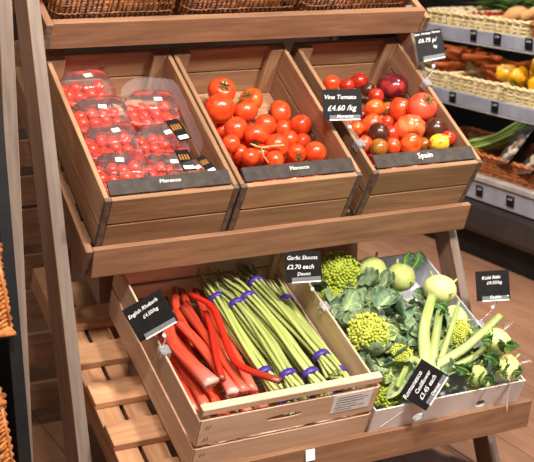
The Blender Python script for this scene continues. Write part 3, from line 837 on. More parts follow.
for i, pts in enumerate(SH):
    b = thing('garlic_shoot_bunch', SL[i], 'garlic shoots', FR, 'bunches of garlic shoots')
    mid = catmull(pts, 20)
    R0 = .0195 if i < 6 else .022
    ns = 15
    tb = (1/4, 3/4)
    for k in range(ns):
        a = k*2.39996; q = math.sqrt((k+.5)/ns)
        a2 = a+random.uniform(-.5, .5); ov = random.uniform(-.02, .06)
        path = []
        for j, p in enumerate(mid):
            t = j/19
            tie = min(abs(t-tb[0]), abs(t-tb[1]))
            spread = .86+min(.28, tie*1.1)
            if t < tb[0]: spread += (tb[0]-t)*2.2*(.3+q)
            aa = a+(a2-a)*t
            off = Vector((math.cos(aa)*R0*q*spread, 0, math.sin(aa)*R0*q*spread*.8))
            wob = .003*math.sin(t*9+k*1.7)
            path.append(p+off+Vector((wob, (ov if t < .1 else 0)*(1-t*10), wob*.6)))
        rr_ = random.uniform(.0044, .0056)
        tube('shoot', b, path, lambda t, r_=rr_: r_*(.45+.55*min(1, t*5)), 'shoot', 5)
    for t0 in tb:
        ii = t0*19; j = int(ii); c = mid[j].lerp(mid[j+1], ii-j); d = (mid[j+1]-mid[j]).normalized()
        v, f, u = lathe_data([(.96, -.009), (1.0, -.0088), (1.05, -.004), (1.06, .003), (1.02, .0088), (.96, .009)], 20, lambda a, t: 1+.025*math.sin(5*a))
        v = [Vector((p.x*(R0+.0045), p.y*(R0+.0045)*.84, p.z*.9)) for p in v]
        xx = Vector((0, 0, 1)); xx = (xx-d*xx.dot(d)).normalized(); yy = d.cross(xx)
        obj('purple_band', mesh('purple_band', v, f, 'purple'), b, axes(c, -yy, xx, d))

# ------------------------------------------------------------------ romanesco, kohlrabi and leaves
def romanesco_mesh(name, mat, n=150, sub=9, seed=0, height=.95):
    rnd = random.Random(seed)
    parts = []
    def cone(base, nrm, r, h, seg):
        nrm = nrm.normalized(); a = Vector((0, 0, 1)) if abs(nrm.z) < .9 else Vector((1, 0, 0))
        s = nrm.cross(a).normalized(); t = nrm.cross(s)
        V = []; ph = rnd.random()*6
        for rr_, hh in ((1, -.25), (.86, .3), (.42, .75)):
            for j in range(seg):
                an = ph+2*math.pi*j/seg
                V.append(base+(s*math.cos(an)+t*math.sin(an))*r*rr_+nrm*h*hh)
        V.append(base+nrm*h)
        F_ = []
        for i in range(2):
            for j in range(seg):
                F_.append((i*seg+j, (i+1)*seg+j, (i+1)*seg+(j+1) % seg, i*seg+(j+1) % seg))
        for j in range(seg): F_.append((2*seg+j, 3*seg, 2*seg+(j+1) % seg))
        parts.append((V, F_, [(0, 0)]*len(V)))
    core = lathe_data([(.05, .9*height), (.35, .78*height), (.6, .55*height), (.8, .25*height), (.9, 0), (.7, -.35), (.3, -.5)][::-1], 20)
    parts.append(core)
    def dome(q, a):
        s = q**.55
        r = .93*math.sin(min(s*1.75, 1.57))**.95 if s*1.75 < 1.57 else .93-.10*(s*1.75-1.57)
        return Vector((r*math.cos(a), r*math.sin(a), height*(1-s**1.5*1.15))), s
    big = [dome((k+.4)/26, k*2.39996)[0] for k in range(26)]     # the large spiral peaks
    for k in range(n):
        a = k*2.39996
        p, s = dome((k+.5)/n, a)
        d = min((p-c).length for c in big)
        nr = Vector((math.cos(a)*(.35+s), math.sin(a)*(.35+s), 1.1-s*.9))
        p = p*(.86+.30*max(0, 1-d/.30))
        fr = .048+.042*s
        cone(p, nr, fr*1.3, fr*1.25, 6)
        nn = nr.normalized(); ax = nn.cross(Vector((0, 0, 1)) if abs(nn.z) < .9 else Vector((1, 0, 0))).normalized(); ay = nn.cross(ax)
        for m in range(sub):
            b = m*2.39996; g = math.sqrt((m+.5)/sub)
            dd = ax*math.cos(b)*g+ay*math.sin(b)*g
            cone(p+dd*fr*1.0+nn*fr*(1.0-.8*g), nn+dd*.7, fr*.34, fr*.42, 4)
    v, f, u = join(parts)
    return mesh(name, v, f, mat)
RM = [romanesco_mesh('curd', 'rom_bright', 260, 6, 1), romanesco_mesh('curd', 'rom_mid', 260, 6, 2, .85)]

def leaf_mesh(name, mat, L=1, W=.42, curl=.3, ruffle=.07, seed=0, lobed=0, cup=.5, rib=.05):
    rnd = random.Random(seed); nu, nv = 26, 12
    ph = [rnd.random()*6 for _ in range(5)]
    V, UV, F_ = [], [], []
    def spine(t):      # the midrib bends over towards the tip
        a = curl*1.9*t*t
        return Vector((.06*math.sin(t*4+ph[4]), L*t*(1-.18*abs(a)*t), -L*.45*a*t))
    for i in range(nu+1):
        t = i/nu
        w = W*(.12+.88*(math.sin(min(1, t/.55)*math.pi/2) if t < .55 else math.sqrt(max(0, 1-((t-.55)/.452)**2))))
        if lobed: w = W*(.06+.94*math.sin(math.pi*min(1, .05+t*.93)**.9))
        c = spine(t)
        for j in range(nv+1):
            s = j/nv*2-1
            edge = abs(s)**2.2; sg = 1.7 if s > 0 else 0
            wob = 1+.05*math.sin(t*14+ph[0]+sg)*edge+lobed*.38*math.sin(t*28+ph[1])*edge
            x = s*w*wob*(1-.25*cup*edge)
            z = cup*w*abs(s)**1.7+ruffle*.7*(w/W)*edge*math.sin(t*10+ph[2]+sg)+ruffle*.4*(w/W)*edge*math.sin(t*27+ph[3]-sg)+.02*math.sin(s*9+t*5)
            V.append(c+Vector((x, 0, z))); UV.append((s*.5+.5, t))
    for i in range(nu):
        for j in range(nv):
            a = i*(nv+1)+j
            F_.append((a, a+1, a+nv+2, a+nv+1))
    n0 = len(V); th = .02          # underside, so the leaf has thickness
    V += [p-Vector((0, 0, th)) for p in V]; UV += UV
    F_ += [tuple(reversed([q+n0 for q in f])) for f in F_]
    bd = [j for j in range(nv+1)]+[i*(nv+1)+nv for i in range(1, nu+1)]+[nu*(nv+1)+j for j in range(nv-1, -1, -1)]+[i*(nv+1) for i in range(nu-1, 0, -1)]
    for p, q in zip(bd, bd[1:]+bd[:1]): F_.append((p, p+n0, q+n0, q))
    fm = [0]*len(F_)
    rv, rf, ru = tube_data([Vector((0, -.22, .03))]+[spine(t)+Vector((0, 0, .012)) for t in (0, .15, .3, .45, .6, .75, .88)], lambda t: rib*(1.05-.85*t), 6, flat=.8)
    o = len(V); V += rv; UV += ru; F_ += [tuple(q+o for q in f) for f in rf]; fm += [1]*len(rf)
    return mesh(name, V, F_, [mat, 'stalk'], UV, fmat=fm)
LV = [leaf_mesh('leaf', 'leaf', 1, .40, .35, .09, 1), leaf_mesh('leaf', 'leaf_d', 1, .46, .15, .13, 2, cup=.8), leaf_mesh('leaf', 'leaf_l', 1, .30, .5, .06, 3, cup=.9, rib=.09),
      leaf_mesh('leaf', 'leaf', 1, .44, -.3, .12, 4, cup=.7, rib=.07), leaf_mesh('leaf', 'leaf_d', .8, .46, .6, .14, 5, cup=.6)]
LK = [leaf_mesh('leaf', 'leaf_k', 1, .30, .25, .07, 6, 1, cup=.3, rib=.025), leaf_mesh('leaf', 'leaf_k', 1, .27, -.2, .08, 7, 1, cup=.3, rib=.025)]

def leaf(parent, Finv, pos, dirn, nrm, size, me, twist=0):
    y = Vector(dirn).normalized(); z = Vector(nrm); z = (z-y*z.dot(y)).normalized(); x = y.cross(z)
    return obj('leaf', me, parent, Finv @ axes(pos, x, y, z) @ Ry(twist) @ S(size))

ROM = [(0.090, 0.232, 0.140, 0.0560, 0, (-.15, -.45, .9), 'bright yellow-green romanesco head, the most visible one by the crate wall'),
       (0.141, 0.498, 0.135, 0.0572, 1, (-.1, -.3, 1), 'green romanesco head at the back left, behind the garlic price card'),
       (0.072, 0.067, 0.086, 0.0471, 1, (-.1, -.3, 1), 'olive romanesco head at the front left under the price card'),
       (0.151, 0.148, 0.120, 0.0348, 0, (-.3, -.4, .9), 'small yellow-green romanesco piece among leaves behind the price card'),
       (0.361, 0.186, 0.128, 0.0388, 0, (.1, -.5, .9), 'yellow-green romanesco head under the kohlrabi stalks on the right'),
       (0.101, 0.430, 0.090, 0.0396, 1, (-.2, -.4, .9), 'dark romanesco head low by the crate wall at the back')]
heads = []
for u, v, h, r, k, d, lab in ROM:
    t = thing('romanesco_cauliflower', lab, 'romanesco', FC @ T((u, v, h)), 'romanesco heads in the tray')
    obj('curd', RM[k], t, orient(d) @ S(r))
    tube('stem', t, [(0, 0, -r*.3), (0, 0, -r*.9)], r*.35, 'stalk', 8)
    heads.append((t, Vector((u, v, h)), r))
# leaves wrapped round the big heads
for hi, nlf in ((0, 13), (1, 9), (2, 7), (3, 7), (4, 7), (5, 6)):
    t, c, r = heads[hi]
    for k in range(nlf):
        a = 2*math.pi*k/nlf+random.uniform(-.25, .25)
        rad = Vector((math.cos(a), math.sin(a), 0))
        e = c+rad*r*2.1
        if not (.012 < e.x < .465 and .02 < e.y < .55): continue
        up = .45+random.uniform(-.25, .25)
        leaf(t, Matrix(), rad*r*.85+Vector((0, 0, -r*.65)), rad*(.75)+Vector((0, 0, up)), Vector((0, 0, 1))-rad*.6, r*random.uniform(1.15, 1.65), LV[random.choice((0, 0, 1, 2, 2, 3, 3, 4))], random.uniform(-15, 15))
# loose-lying outer leaves, each still on its nearest head
LS = [(0.167, 0.442, 0.125), (0.106, 0.389, 0.125), (0.075, 0.348, 0.125), (0.194, 0.37, 0.125), (0.238, 0.361, 0.125), (0.241, 0.308, 0.125), (0.075, 0.281, 0.125), (0.075, 0.223, 0.125), (0.179, 0.279, 0.125), (0.181, 0.225, 0.125), (0.125, 0.188, 0.125), (0.191, 0.181, 0.125), (0.298, 0.348, 0.125), (0.075, 0.142, 0.125), (0.075, 0.13, 0.125), (0.075, 0.158, 0.125), (0.1, 0.104, 0.125), (0.362, 0.123, 0.125), (0.37, 0.073, 0.125), (0.32, 0.068, 0.125), (0.237, 0.05, 0.125), (0.198, 0.05, 0.125), (0.238, 0.05, 0.125), (0.237, 0.233, 0.125), (0.075, 0.183, 0.125), (0.242, 0.427, 0.125), (0.286, 0.299, 0.125), (0.075, 0.104, 0.125), (0.075, 0.071, 0.125), (0.214, 0.271, 0.125), (0.181, 0.33, 0.125)]
for k, (u, v, h) in enumerate(LS+[(a+random.uniform(-.03, .03) if a > .07 else a+.02, b+random.uniform(-.0, .04), c-.025) for a, b, c in LS]+[(random.uniform(.2, .42), random.uniform(.08, .42), random.uniform(.075, .105)) for _ in range(26)]):
    p = Vector((u, v, h))
    t, c, r = min(heads, key=lambda q: (q[1]-p).length)
    a = random.uniform(0, 2*math.pi) if v > .1 else random.uniform(.4, 2.7)
    leaf(t, Matrix(), p-c-Vector((0, 0, .01)), (math.cos(a), math.sin(a), random.uniform(-.1, .5)), (random.uniform(-.5, .5), -.5+random.uniform(-.4, .4), 1), random.uniform(.06, .098), LV[random.choice((0, 0, 1, 2, 2, 3, 3, 4))], random.uniform(-30, 30))
# upturned cauliflower: thick pale ribs fanning out from its stump
up_ = thing('upturned_cauliflower', 'upturned romanesco with thick pale leaf ribs fanning out behind the price card', 'romanesco', FC)
STK = [[(0.2059, 0.1, 0.12), (0.2506, 0.2019, 0.15), (0.332, 0.3045, 0.172)], [(0.2311, 0.1099, 0.12), (0.2743, 0.1761, 0.15), (0.3227, 0.2449, 0.165)],
       [(0.2537, 0.1047, 0.12), (0.3209, 0.1769, 0.15), (0.388, 0.2523, 0.172)], [(0.2033, 0.085, 0.12), (0.3138, 0.1024, 0.155), (0.3902, 0.1293, 0.18), (0.452, 0.150, 0.21)],
       [(0.2147, 0.0773, 0.11), (0.2975, 0.076, 0.13), (0.367, 0.0918, 0.14), (0.411, 0.1184, 0.145)], [(0.199, 0.0938, 0.12), (0.1665, 0.1166, 0.138), (0.1121, 0.0714, 0.14), (0.0687, 0.0306, 0.14)]]
SR = [.0175, .0135, .0085, .013, .0105, .010]
for pts, r in zip(STK, SR):
    tube('leaf_rib', up_, catmull(pts, 16), lambda t, r=r: r*(1.1-.35*t), 'stalk', 12, flat=.7, ridge=.07)
v, f, u = lathe_data([(.02, -.05), (.034, -.03), (.036, 0), (.03, .02), (.012, .028)], 16)
obj('stump', mesh('stump', v, f, 'stalk'), up_, T((.205, .09, .115)))
for pts, w_, me, s_ in ((STK[2], 0, LV[0], .075), (STK[0], 0, LV[4], .06), (STK[5], 0, LV[2], .08)):
    a, b = Vector(pts[-2]), Vector(pts[-1])
    leaf(up_, Matrix(), a.lerp(b, .1)-Vector((0, 0, .008)), b-a, (-.2, -.6, 1), s_, me, 0)

def kohl_mesh(mat, seed):
    prof = [(.12, -.86), (.45, -.78), (.78, -.52), (.96, -.15), (1, .12), (.92, .45), (.70, .72), (.42, .86), (.2, .9), (.08, .88)]
    return mesh('kohlrabi', *lathe_data(prof, 24, lambda a, t: 1+.03*math.sin(3*a+seed)+.02*math.sin(5*a+t*4))[:2], mat)
KM = [kohl_mesh('kohl', 1), kohl_mesh('kohl', 4), kohl_mesh('kohl_g', 2)]
KO = [(0.251, 0.490, 0.120, 0.0450, 2, (-.2, -.2, 1), 'green kohlrabi at the back, left of another green one'), (0.326, 0.448, 0.120, 0.0436, 2, (.1, -.2, 1), 'green kohlrabi at the back beside the grey tray corner'),
      (0.399, 0.354, 0.140, 0.0488, 0, (.1, .2, 1), 'largest pale kohlrabi with flat top by the right tray wall'), (0.389, 0.248, 0.128, 0.0366, 0, (.4, -.2, 1), 'pale kohlrabi just below the largest one, behind the ribs'),
      (0.427, 0.103, 0.160, 0.0410, 1, (.5, .1, 1), 'pale kohlrabi with root hairs standing at the right edge'), (0.439, 0.043, 0.111, 0.0395, 1, (.3, -.6, .7), 'pale kohlrabi in the front right corner of the tray'),
      (0.347, 0.051, 0.099, 0.0311, 2, (-.2, -.6, .7), 'small green kohlrabi at the front under the fanned ribs'), (0.352, 0.046, 0.052, 0.0218, 2, (0, -.5, 1), 'tiny green kohlrabi just behind the front tray wall'),
      (0.397, 0.042, 0.057, 0.0219, 2, (.2, -.5, 1), 'tiny green kohlrabi left of the front corner one')]
for i, (u, v, h, r, k, d, lab) in enumerate(KO):
    t = thing('kohlrabi', lab, 'kohlrabi', FC @ T((u, v, h)), 'kohlrabi in the tray')
    obj('bulb', KM[k], t, orient(d) @ S(r, r, r*.92))
    rot = orient(d)
    for q in range(4):
        a = q*1.7+i; e = .25+.2*q
        c = rot @ Vector((math.cos(a)*math.cos(e), math.sin(a)*math.cos(e), math.sin(e)*.9))*r
        dd = (rot @ Vector((math.cos(a), math.sin(a), .9)))
        if r > .03 and q < 3: tube('stem_stub', t, [c*.93, c*1.0+dd*.006, c+dd*.013], lambda t_: .0042*(1-.2*t_), 'stalk', 6, flat=.6)
    if i in (4, 5):
        for q in range(3): tube('root_hair', t, catmull([rot @ Vector((.1, 0, .85))*r, rot @ Vector((.15, 0, 1.0))*r+Vector((.01*q, 0, .015)), rot @ Vector((.3, -.2, 1.0))*r+Vector((.01*q-.01, -.012, .03))], 6), .0009, 'chalk', 4)
    if i in (1, 4, 5, 6, 3):
        for q in range({1: 2, 4: 3, 5: 4, 6: 4, 3: 2}[i]):
            a = {1: .6, 4: 3.5, 5: 2.7, 6: 3.0, 3: 2.6}[i]+q*.6
            leaf(t, Matrix(), (math.cos(a)*r*1.0, math.sin(a)*r*.6-.008, r*.55), (math.cos(a)*.5, math.sin(a)*.5, .7 if i == 1 else .35), (-.2, -.8, .6), random.uniform(.045, .065), LK[q % 2], random.uniform(-20, 20))
hair = tube('root_hair_strand', None, catmull([(.415, .02, .12), (.418, -.006, .108), (.422, -.012, .06), (.43, -.026, .012)], 10), .0011, 'chalk', 5, FC)
tag(hair, 'thin white root strand hanging over the front tray wall', 'root')

# ------------------------------------------------------------------ price cards on clips
def price_sign(label, centre, w, h, roll, anchor, lines, fold=True, yaw=0, clamp=True, strip=''):
    a = math.radians(roll)
    x = RT*math.cos(a)+UP*math.sin(a); z = UP*math.cos(a)-RT*math.sin(a); y = z.cross(x)
    Fm = axes(centre, x, y, z) @ Rz(yaw)
    t = thing('price_sign', label, 'sign', Fm, 'black price cards on clips')
    obj('card', box_mesh(w, .0016, h, 'card', bev=.0004), t)
    for txt, size, px, pz, rot in lines:
        text_obj('lettering', txt, size, t, T((px, -.0011, pz)) @ Ry(-rot) @ Rx(90), shear=.22, bold=.0001)
    cl = obj('clip', box_mesh(w*.80, .006, .013, 'clip', bev=.001), t, T((w*.06, -.001, -h/2+.006)))
    obj('clip_lip', box_mesh(w*.80, .007, .0035, 'knob', bev=.0006), cl, T((0, -.001, -.0065)))
    if strip: text_obj('lettering', strip, .012, t, T((w*.06, -.0045, -h/2+.009)) @ Rx(90), shear=.2, bold=.0001)
    if clamp:
        A = Fm.inverted() @ Vector(anchor)
        top = Vector((w*.1, .004, -h/2-.004))
        tube('stem', t, catmull([top, top.lerp(A, .45)+Vector((.003, 0, 0)), A+Vector((0, 0, .012))], 8), .0022, 'clip', 6)
        v, f, u = lathe_data([(.2, -1), (.75, -.75), (1, 0), (.75, .75), (.2, 1)], 10)
        k = mesh('joint', [p*.0055 for p in v], f, 'knob')
        obj('joint', k, t, T(top.lerp(A, .25)))
        inv = Fm.inverted().to_3x3().to_4x4()
        obj('clamp', box_mesh(.022, .03, .006, 'clip', bev=.001), t, T(A) @ inv @ Rx(28) @ T((0, 0, .004)))
        for s in (-.0115, .0115):
            obj('clamp_jaw', box_mesh(.004, .026, .022, 'clip', bev=.001), t, T(A) @ inv @ Rx(28) @ T((s, 0, -.006)))
    return t
price_sign('black price card lettered English Rhubarb, tilted over the left crate wall', (.0836, -.0633, .6336), .1072, .090, 29.8, (.109, -.092, .5475),
           [('English Rhubarb', .0132, -.007, .024, 5), ('£4.50/kg', .0125, .004, .006, 5)])
price_sign('black price card lettered Garlic Shoots above the right wall of the pale crate', (.5445, .0013, .6821), .0969, .080, 3.9, (.5985, -.022, .5690),
           [('Garlic Shoots', .0148, -.002, .024, -2), ('£2.70 each', .0165, -.008, 0, -2), ('Devon', .013, .0, -.019, 0)])
price_sign('black price card lettered Vine Tomato between the two tomato crates', (.7245, .1237, 1.0858), .105, .0830, 1.4, (.764, .092, .979),
           [('Vine Tomato', .0165, -.006, .020, -1), ('£4.60 /kg', .021, -.002, -.010, 0)], strip='Morocco')
price_sign('black price card lettered Heritage Tomato on the right crate wall by the fridge', (1.1285, .3066, 1.2111), .0814, .0872, 10.5, (1.1085, .2838, 1.1),
           [('Span. Heritage Tomato', .0082, -.002, .036, -1), ('£6.75 p/', .0165, -.006, .015, -3), ('kg', .0125, .014, -.006, -3)])
price_sign('black price card lettered Romanesco Cauliflower leaning on the vegetables', (.7405, -.2941, .4204), .108, .0805, 57.9, (.7407, -.2901, .4213),
           [('Romanesco', .0175, -.016, .024, 1), ('Cauliflower', .0145, .004, .006, 1), ('£3.45 each', .0165, .0, -.012, 1)], clamp=False, strip='Dorset')
price_sign('black price card lettered Kohl Rabi on the right wall of the white tray', (1.1336, -.049, .5646), .0957, .0850, 3.4, (1.089, -.058, .455),
           [('Kohl Rabi', .0135, -.004, .023, 2), ('£4.50/kg', .0125, .004, .008, 2)], strip='Dublin')

# ------------------------------------------------------------------ wicker baskets
def wicker(W, D, H, flare, nst, rows, mat, rod=.0032, rowsp=None, rim=True, lean=0.0, wave=.0035, rnd_=.03, floor=True):
    """returns (weave, stakes, rim) tube data of a rectangular willow basket standing on z = 0"""
    per = rr(W, D, rnd_, 3)
    P = [Vector((x, y, 0)) for x, y in per]
    seg = [(P[(i+1) % len(P)]-P[i]).length for i in range(len(P))]; tot = sum(seg)
    def at(s, z):
        s = s % tot; i = 0
        while s > seg[i]: s -= seg[i]; i = (i+1) % len(P)
        p = P[i].lerp(P[(i+1) % len(P)], s/seg[i])
        k = 1+flare*(z/H)
        q = Vector((p.x*k, p.y*(1+flare*1.1*(z/H)), z))
        n = Vector((p.x/(W*W), p.y/(D*D), 0)).normalized()
        if abs(p.x) > W/2-rnd_*.3: n = Vector((math.copysign(1, p.x), 0, 0))
        if abs(p.y) > D/2-rnd_*.3: n = Vector((0, math.copysign(1, p.y), 0))
        return q, n
    we, sk, rm = [], [], []
    for r in range(rows):
        z = rod+(H-2*rod)*r/(rows-1)
        path = []
        for k in range(nst*2):
            q, n = at(tot*k/(nst*2), z)
            s = math.sin(math.pi*(k+r*1.0+.5))*1.0
            path.append(q+n*wave*(1 if (k+r) % 2 else -1)*(1 if k % 2 else .2)+Vector((0, 0, random.uniform(-.0012, .0012))))
        we.append(tube_data(path, rod*random.uniform(.85, 1.1), 5, closed=True, caps=False))
    for k in range(nst):
        s = tot*(k+.25)/nst
        a, n1 = at(s, 0); b, n2 = at(s+lean, H)
        m, n3 = at(s+lean*.5+random.uniform(-.004, .004), H*.5)
        sk.append(tube_data([a, m+n3*wave*random.uniform(-.8, .8), b], rod*random.uniform(.85, 1.2), 5))
    if rim:
        for ph in (0, math.pi):
            path = []
            for k in range(nst*3):
                q, n = at(tot*k/(nst*3), H)
                path.append(q+n*.006*math.sin(k*1.1+ph)+Vector((0, 0, .005+.005*math.cos(k*1.1+ph))))
            rm.append(tube_data(path, rod*1.6, 6, closed=True, caps=False))
    if floor:
        for k in range(int(D/.012)):
            y = -D/2+.008+k*.012
            we.append(tube_data([(-W/2+.01, y, .004), (0, y, .006), (W/2-.01, y, .004)], .005, 5))
    return we, sk, rm
def basket_meshes(mat, rimmat=None, **kw):
    we, sk, rm = wicker(mat=mat, **kw)
    out = [('weave', mesh('weave', *join(we)[:2], mat)), ('stakes', mesh('stakes', *join(sk)[:2], mat))]
    if rm: out.append(('rim', mesh('rim', *join(rm)[:2], rimmat or mat)))
    return out
def basket(meshes, name, label, mtx, group):
    t = thing(name, label, 'basket', mtx, group)
    for n, me in meshes:
        o = obj(n, me, t); o['kind'] = 'stuff'
    return t
tb = basket_meshes('willow', W=.345, D=.36, H=.15, flare=.05, nst=96, rows=7, rod=.0029, lean=.012, wave=.004)
for u, lab in ((.178, 'dark willow basket at the left end of the top shelf'), (.553, 'dark willow basket in the middle of the top shelf'), (.925, 'dark willow basket at the right end of the top shelf')):
    basket(tb, 'wicker_basket', lab, FT @ T((u, .215, 0)), 'dark willow baskets on the top shelf')
lb = basket_meshes('willow_l', W=.36, D=.30, H=.155, flare=-.09, nst=26, rows=17, rod=.0042, wave=.005, rnd_=.09)
stand = thing('basket_stand', 'black metal stand holding wicker baskets at the left edge', 'stand', T((-.5, -.1, 0)))
SI = T((.5, .1, 0))
for x in (-.277, -.76):
    t_, b_ = Vector((x, -.01, 1.55)), Vector((x, -.22, .0))
    zz = (t_-b_).normalized(); yy = zz.cross(Vector((1, 0, 0)))
    obj('post', box_mesh((t_-b_).length, .05, .03, 'black'), stand, SI @ axes((t_+b_)/2, zz, yy, Vector((-1, 0, 0))))
for y, z in ((-.34, .788), (-.29, .448)):
    bx('shelf_plate', stand, -.70, -.37, y-.13, y+.14, z-.010, z-.001, 'black', 'x', pre=SI)
    bx('cross_bar', stand, -.745, -.2925, y+.172, y+.19, z-.03, z-.001, 'black', 'x', pre=SI)
bx('shade_panel', stand, -.29, -.28, -.16, .12, .02, .70, 'black', 'z', pre=SI)  # added black sheet standing in for the shade beside the stand
bx('rear_panel', stand, -.745, -.2925, .13, .14, .02, .70, 'black', 'x', pre=SI)
basket(lb, 'wicker_basket', 'brown wicker basket on the upper tier of the black stand', T((-.53, -.34, .788)), 'brown wicker baskets on the black stand')
basket(lb, 'wicker_basket', 'brown wicker basket on the lower tier of the black stand', T((-.525, -.29, .448)), 'brown wicker baskets on the black stand')

# ------------------------------------------------------------------ open fridge along the aisle
FX = 2.42
fd = thing('display_fridge', 'open-fronted dark display fridge with two shelves beside the rack', 'fridge', T((2.7, 1.9, 0)))
DI = T((-2.7, -1.9, 0))
def fb(name, x0, x1, y0, y1, z0, z1, mat, par=fd, bev=.003): return bx(name, par, x0, x1, y0, y1, z0, z1, mat, 'y', pre=DI, bev=bev)
Y0, Y1 = .45, 3.2
fb('kick_plate', FX+.05, 3.0, Y0, Y1, 0, .125, 'fridge_black')
o = obj('front_panel', mesh('front_panel', *(lambda pr_: ([Vector((x, y, z)) for y in (Y0, Y1) for x, z in pr_], [(i, (i+1) % len(pr_), len(pr_)+(i+1) % len(pr_), len(pr_)+i) for i in range(len(pr_))]+[tuple(range(len(pr_)))[::-1], tuple(range(len(pr_), 2*len(pr_)))]))([(FX+.06, .128), (FX+.012, .135), (FX+.0, .16), (FX-.004, .20), (FX-.004, .262), (FX+.01, .29), (3.0, .29), (3.0, .128)]), 'fridge_dark', smooth=False), fd, DI)
fb('deck', FX+.02, 3.0, Y0, Y1, .2915, .40, 'fridge_black')
fb('deck_rail', FX, FX+.018, Y0, Y1, .296, .385, 'rail')
fb('deck_trim', FX-.008, FX+.045, Y0, Y1, .387, .412, 'trim')
fb('rear_panel', 2.98, 3.03, Y0, Y1, .4, 2.0, 'fridge_black')
fb('end_panel', FX+.05, 3.03, Y0-.03, Y0-.001, 0, 2.0, 'fridge_dark')
fb('end_panel', FX+.05, 3.03, Y1+.001, Y1+.03, 0, 2.0, 'fridge_dark')
for z in (.712, 1.010):
    fb('shelf', FX+.016, 2.97, Y0, Y1, z+.02, z+.036, 'fridge_black')
    fb('price_rail', FX, FX+.014, Y0, Y1, z, z+.062, 'rail', bev=.004)
    lt = fb('added_glow_strip', FX+.06, FX+.08, Y0+.1, Y1-.1, z+.004, z+.0135, 'added_glow')  # added glowing strip hidden behind the rail, brightens the produce below
    fb('rail_lip', FX-.003, FX+.016, Y0, Y1, z-.006, z-.0005, 'trim')
fb('added_glow_strip', FX+.16, FX+.20, Y0+.1, Y1-.1, 1.985, 2.0005, 'added_glow')  # added glowing strip out of view, brightens the upper shelf
fb('canopy', FX+.1, 3.03, Y0, Y1, 2.001, 2.1, 'fridge_dark')
for (y, z, w) in ((1.98, .745, .05), (1.655, .745, .05), (1.84, 1.047, .045), (1.665, 1.047, .052), (1.445, 1.047, .05), (1.735, .342, .05), (1.507, .342, .055), (1.27, .342, .05)):
    t = thing('shelf_ticket', 'small black price ticket on the %s fridge rail, %s' % ({.745: 'middle', 1.047: 'upper', .342: 'lowest'}[z], {1.98: 'farthest along it', 1.655: 'nearer end of it', 1.84: 'farthest along it', 1.665: 'middle of three', 1.445: 'nearest of three', 1.735: 'next to the crate corner', 1.507: 'under the asparagus basket', 1.27: 'at the near end'}[y]), 'ticket', T((FX-.004, y, z)), 'black price tickets on the fridge rails')
    obj('ticket', box_mesh(.003, w, .05, 'card', bev=.0006), t)
    text_obj('lettering', '£3.50', .014, t, T((-.0018, 0, .01)) @ Rz(-90) @ Rx(90), shear=.1)

pb = basket_meshes('pale_weave', W=.245, D=.30, H=.075, flare=.04, nst=20, rows=9, rod=.0042, wave=.003)
pb2 = basket_meshes('pale_weave', W=.385, D=.34, H=.085, flare=.03, nst=26, rows=10, rod=.0043, wave=.003)
bb = basket_meshes('brown_weave', W=.245, D=.30, H=.075, flare=.04, nst=20, rows=9, rod=.0042, wave=.003)
bb2 = basket_meshes('brown_weave', W=.50, D=.36, H=.085, flare=.03, nst=30, rows=10, rod=.0043, wave=.003)
def fbask(ms, lab, y, z, d, g): return basket(ms, 'shelf_basket', lab, T((FX+.026+d/2, y, z)) @ Rz(-90), g)
fbask(pb, 'pale woven basket of ginger on the upper fridge shelf', 1.632, 1.0475, .32, 'pale baskets in the fridge')
fbask(pb, 'pale woven basket of red chillies on the upper fridge shelf', 1.893, 1.0475, .32, 'pale baskets in the fridge')
fbask(pb, 'pale woven basket of mushrooms at the far end of the upper fridge shelf', 2.154, 1.0475, .32, 'pale baskets in the fridge')
fbask(bb, 'reddish woven basket at the near end of the upper fridge shelf', 1.37, 1.0475, .32, 'brown baskets in the fridge')
fbask(pb2, 'pale woven basket of yellow peppers on the middle fridge shelf', 1.462, .7495, .36, 'pale baskets in the fridge')
fbask(pb2, 'pale woven basket of carrots on the middle fridge shelf', 1.868, .7495, .36, 'pale baskets in the fridge')
fbask(pb2, 'pale woven basket at the far end of the middle fridge shelf', 2.275, .7495, .36, 'pale baskets in the fridge')
fbask(bb2, 'brown woven basket of asparagus on the fridge deck', 1.60, .4135, .38, 'brown baskets in the fridge')
fbask(bb2, 'brown woven basket of brown mushrooms far along the fridge deck', 2.13, .4135, .38, 'brown baskets in the fridge')

# carrots
cm = mesh('carrot', *lathe_data([(.15, 0), (.8, .02), (1, .12), (.95, .3), (.75, .6), (.45, .85), (.12, 1)], 10, lambda a, t: 1+.04*math.sin(3*a))[:2], 'carrot')
for k in range(46):
    y = random.uniform(1.72, 2.36); x = random.uniform(2.5, 2.74); z = .815+.035*(k//12)+random.uniform(0, .02)
    o = obj('carrot', cm, None, T((x, y, z)) @ Rz(random.uniform(-50, 50)+(180 if k % 2 else 0)) @ Rx(90+random.uniform(-12, 12)) @ S(.016, .016, random.uniform(.13, .18)) @ T((0, 0, -.5)))
    tag(o, 'orange carrot heaped in the baskets on the middle fridge shelf', 'carrot', 'carrots in the fridge')
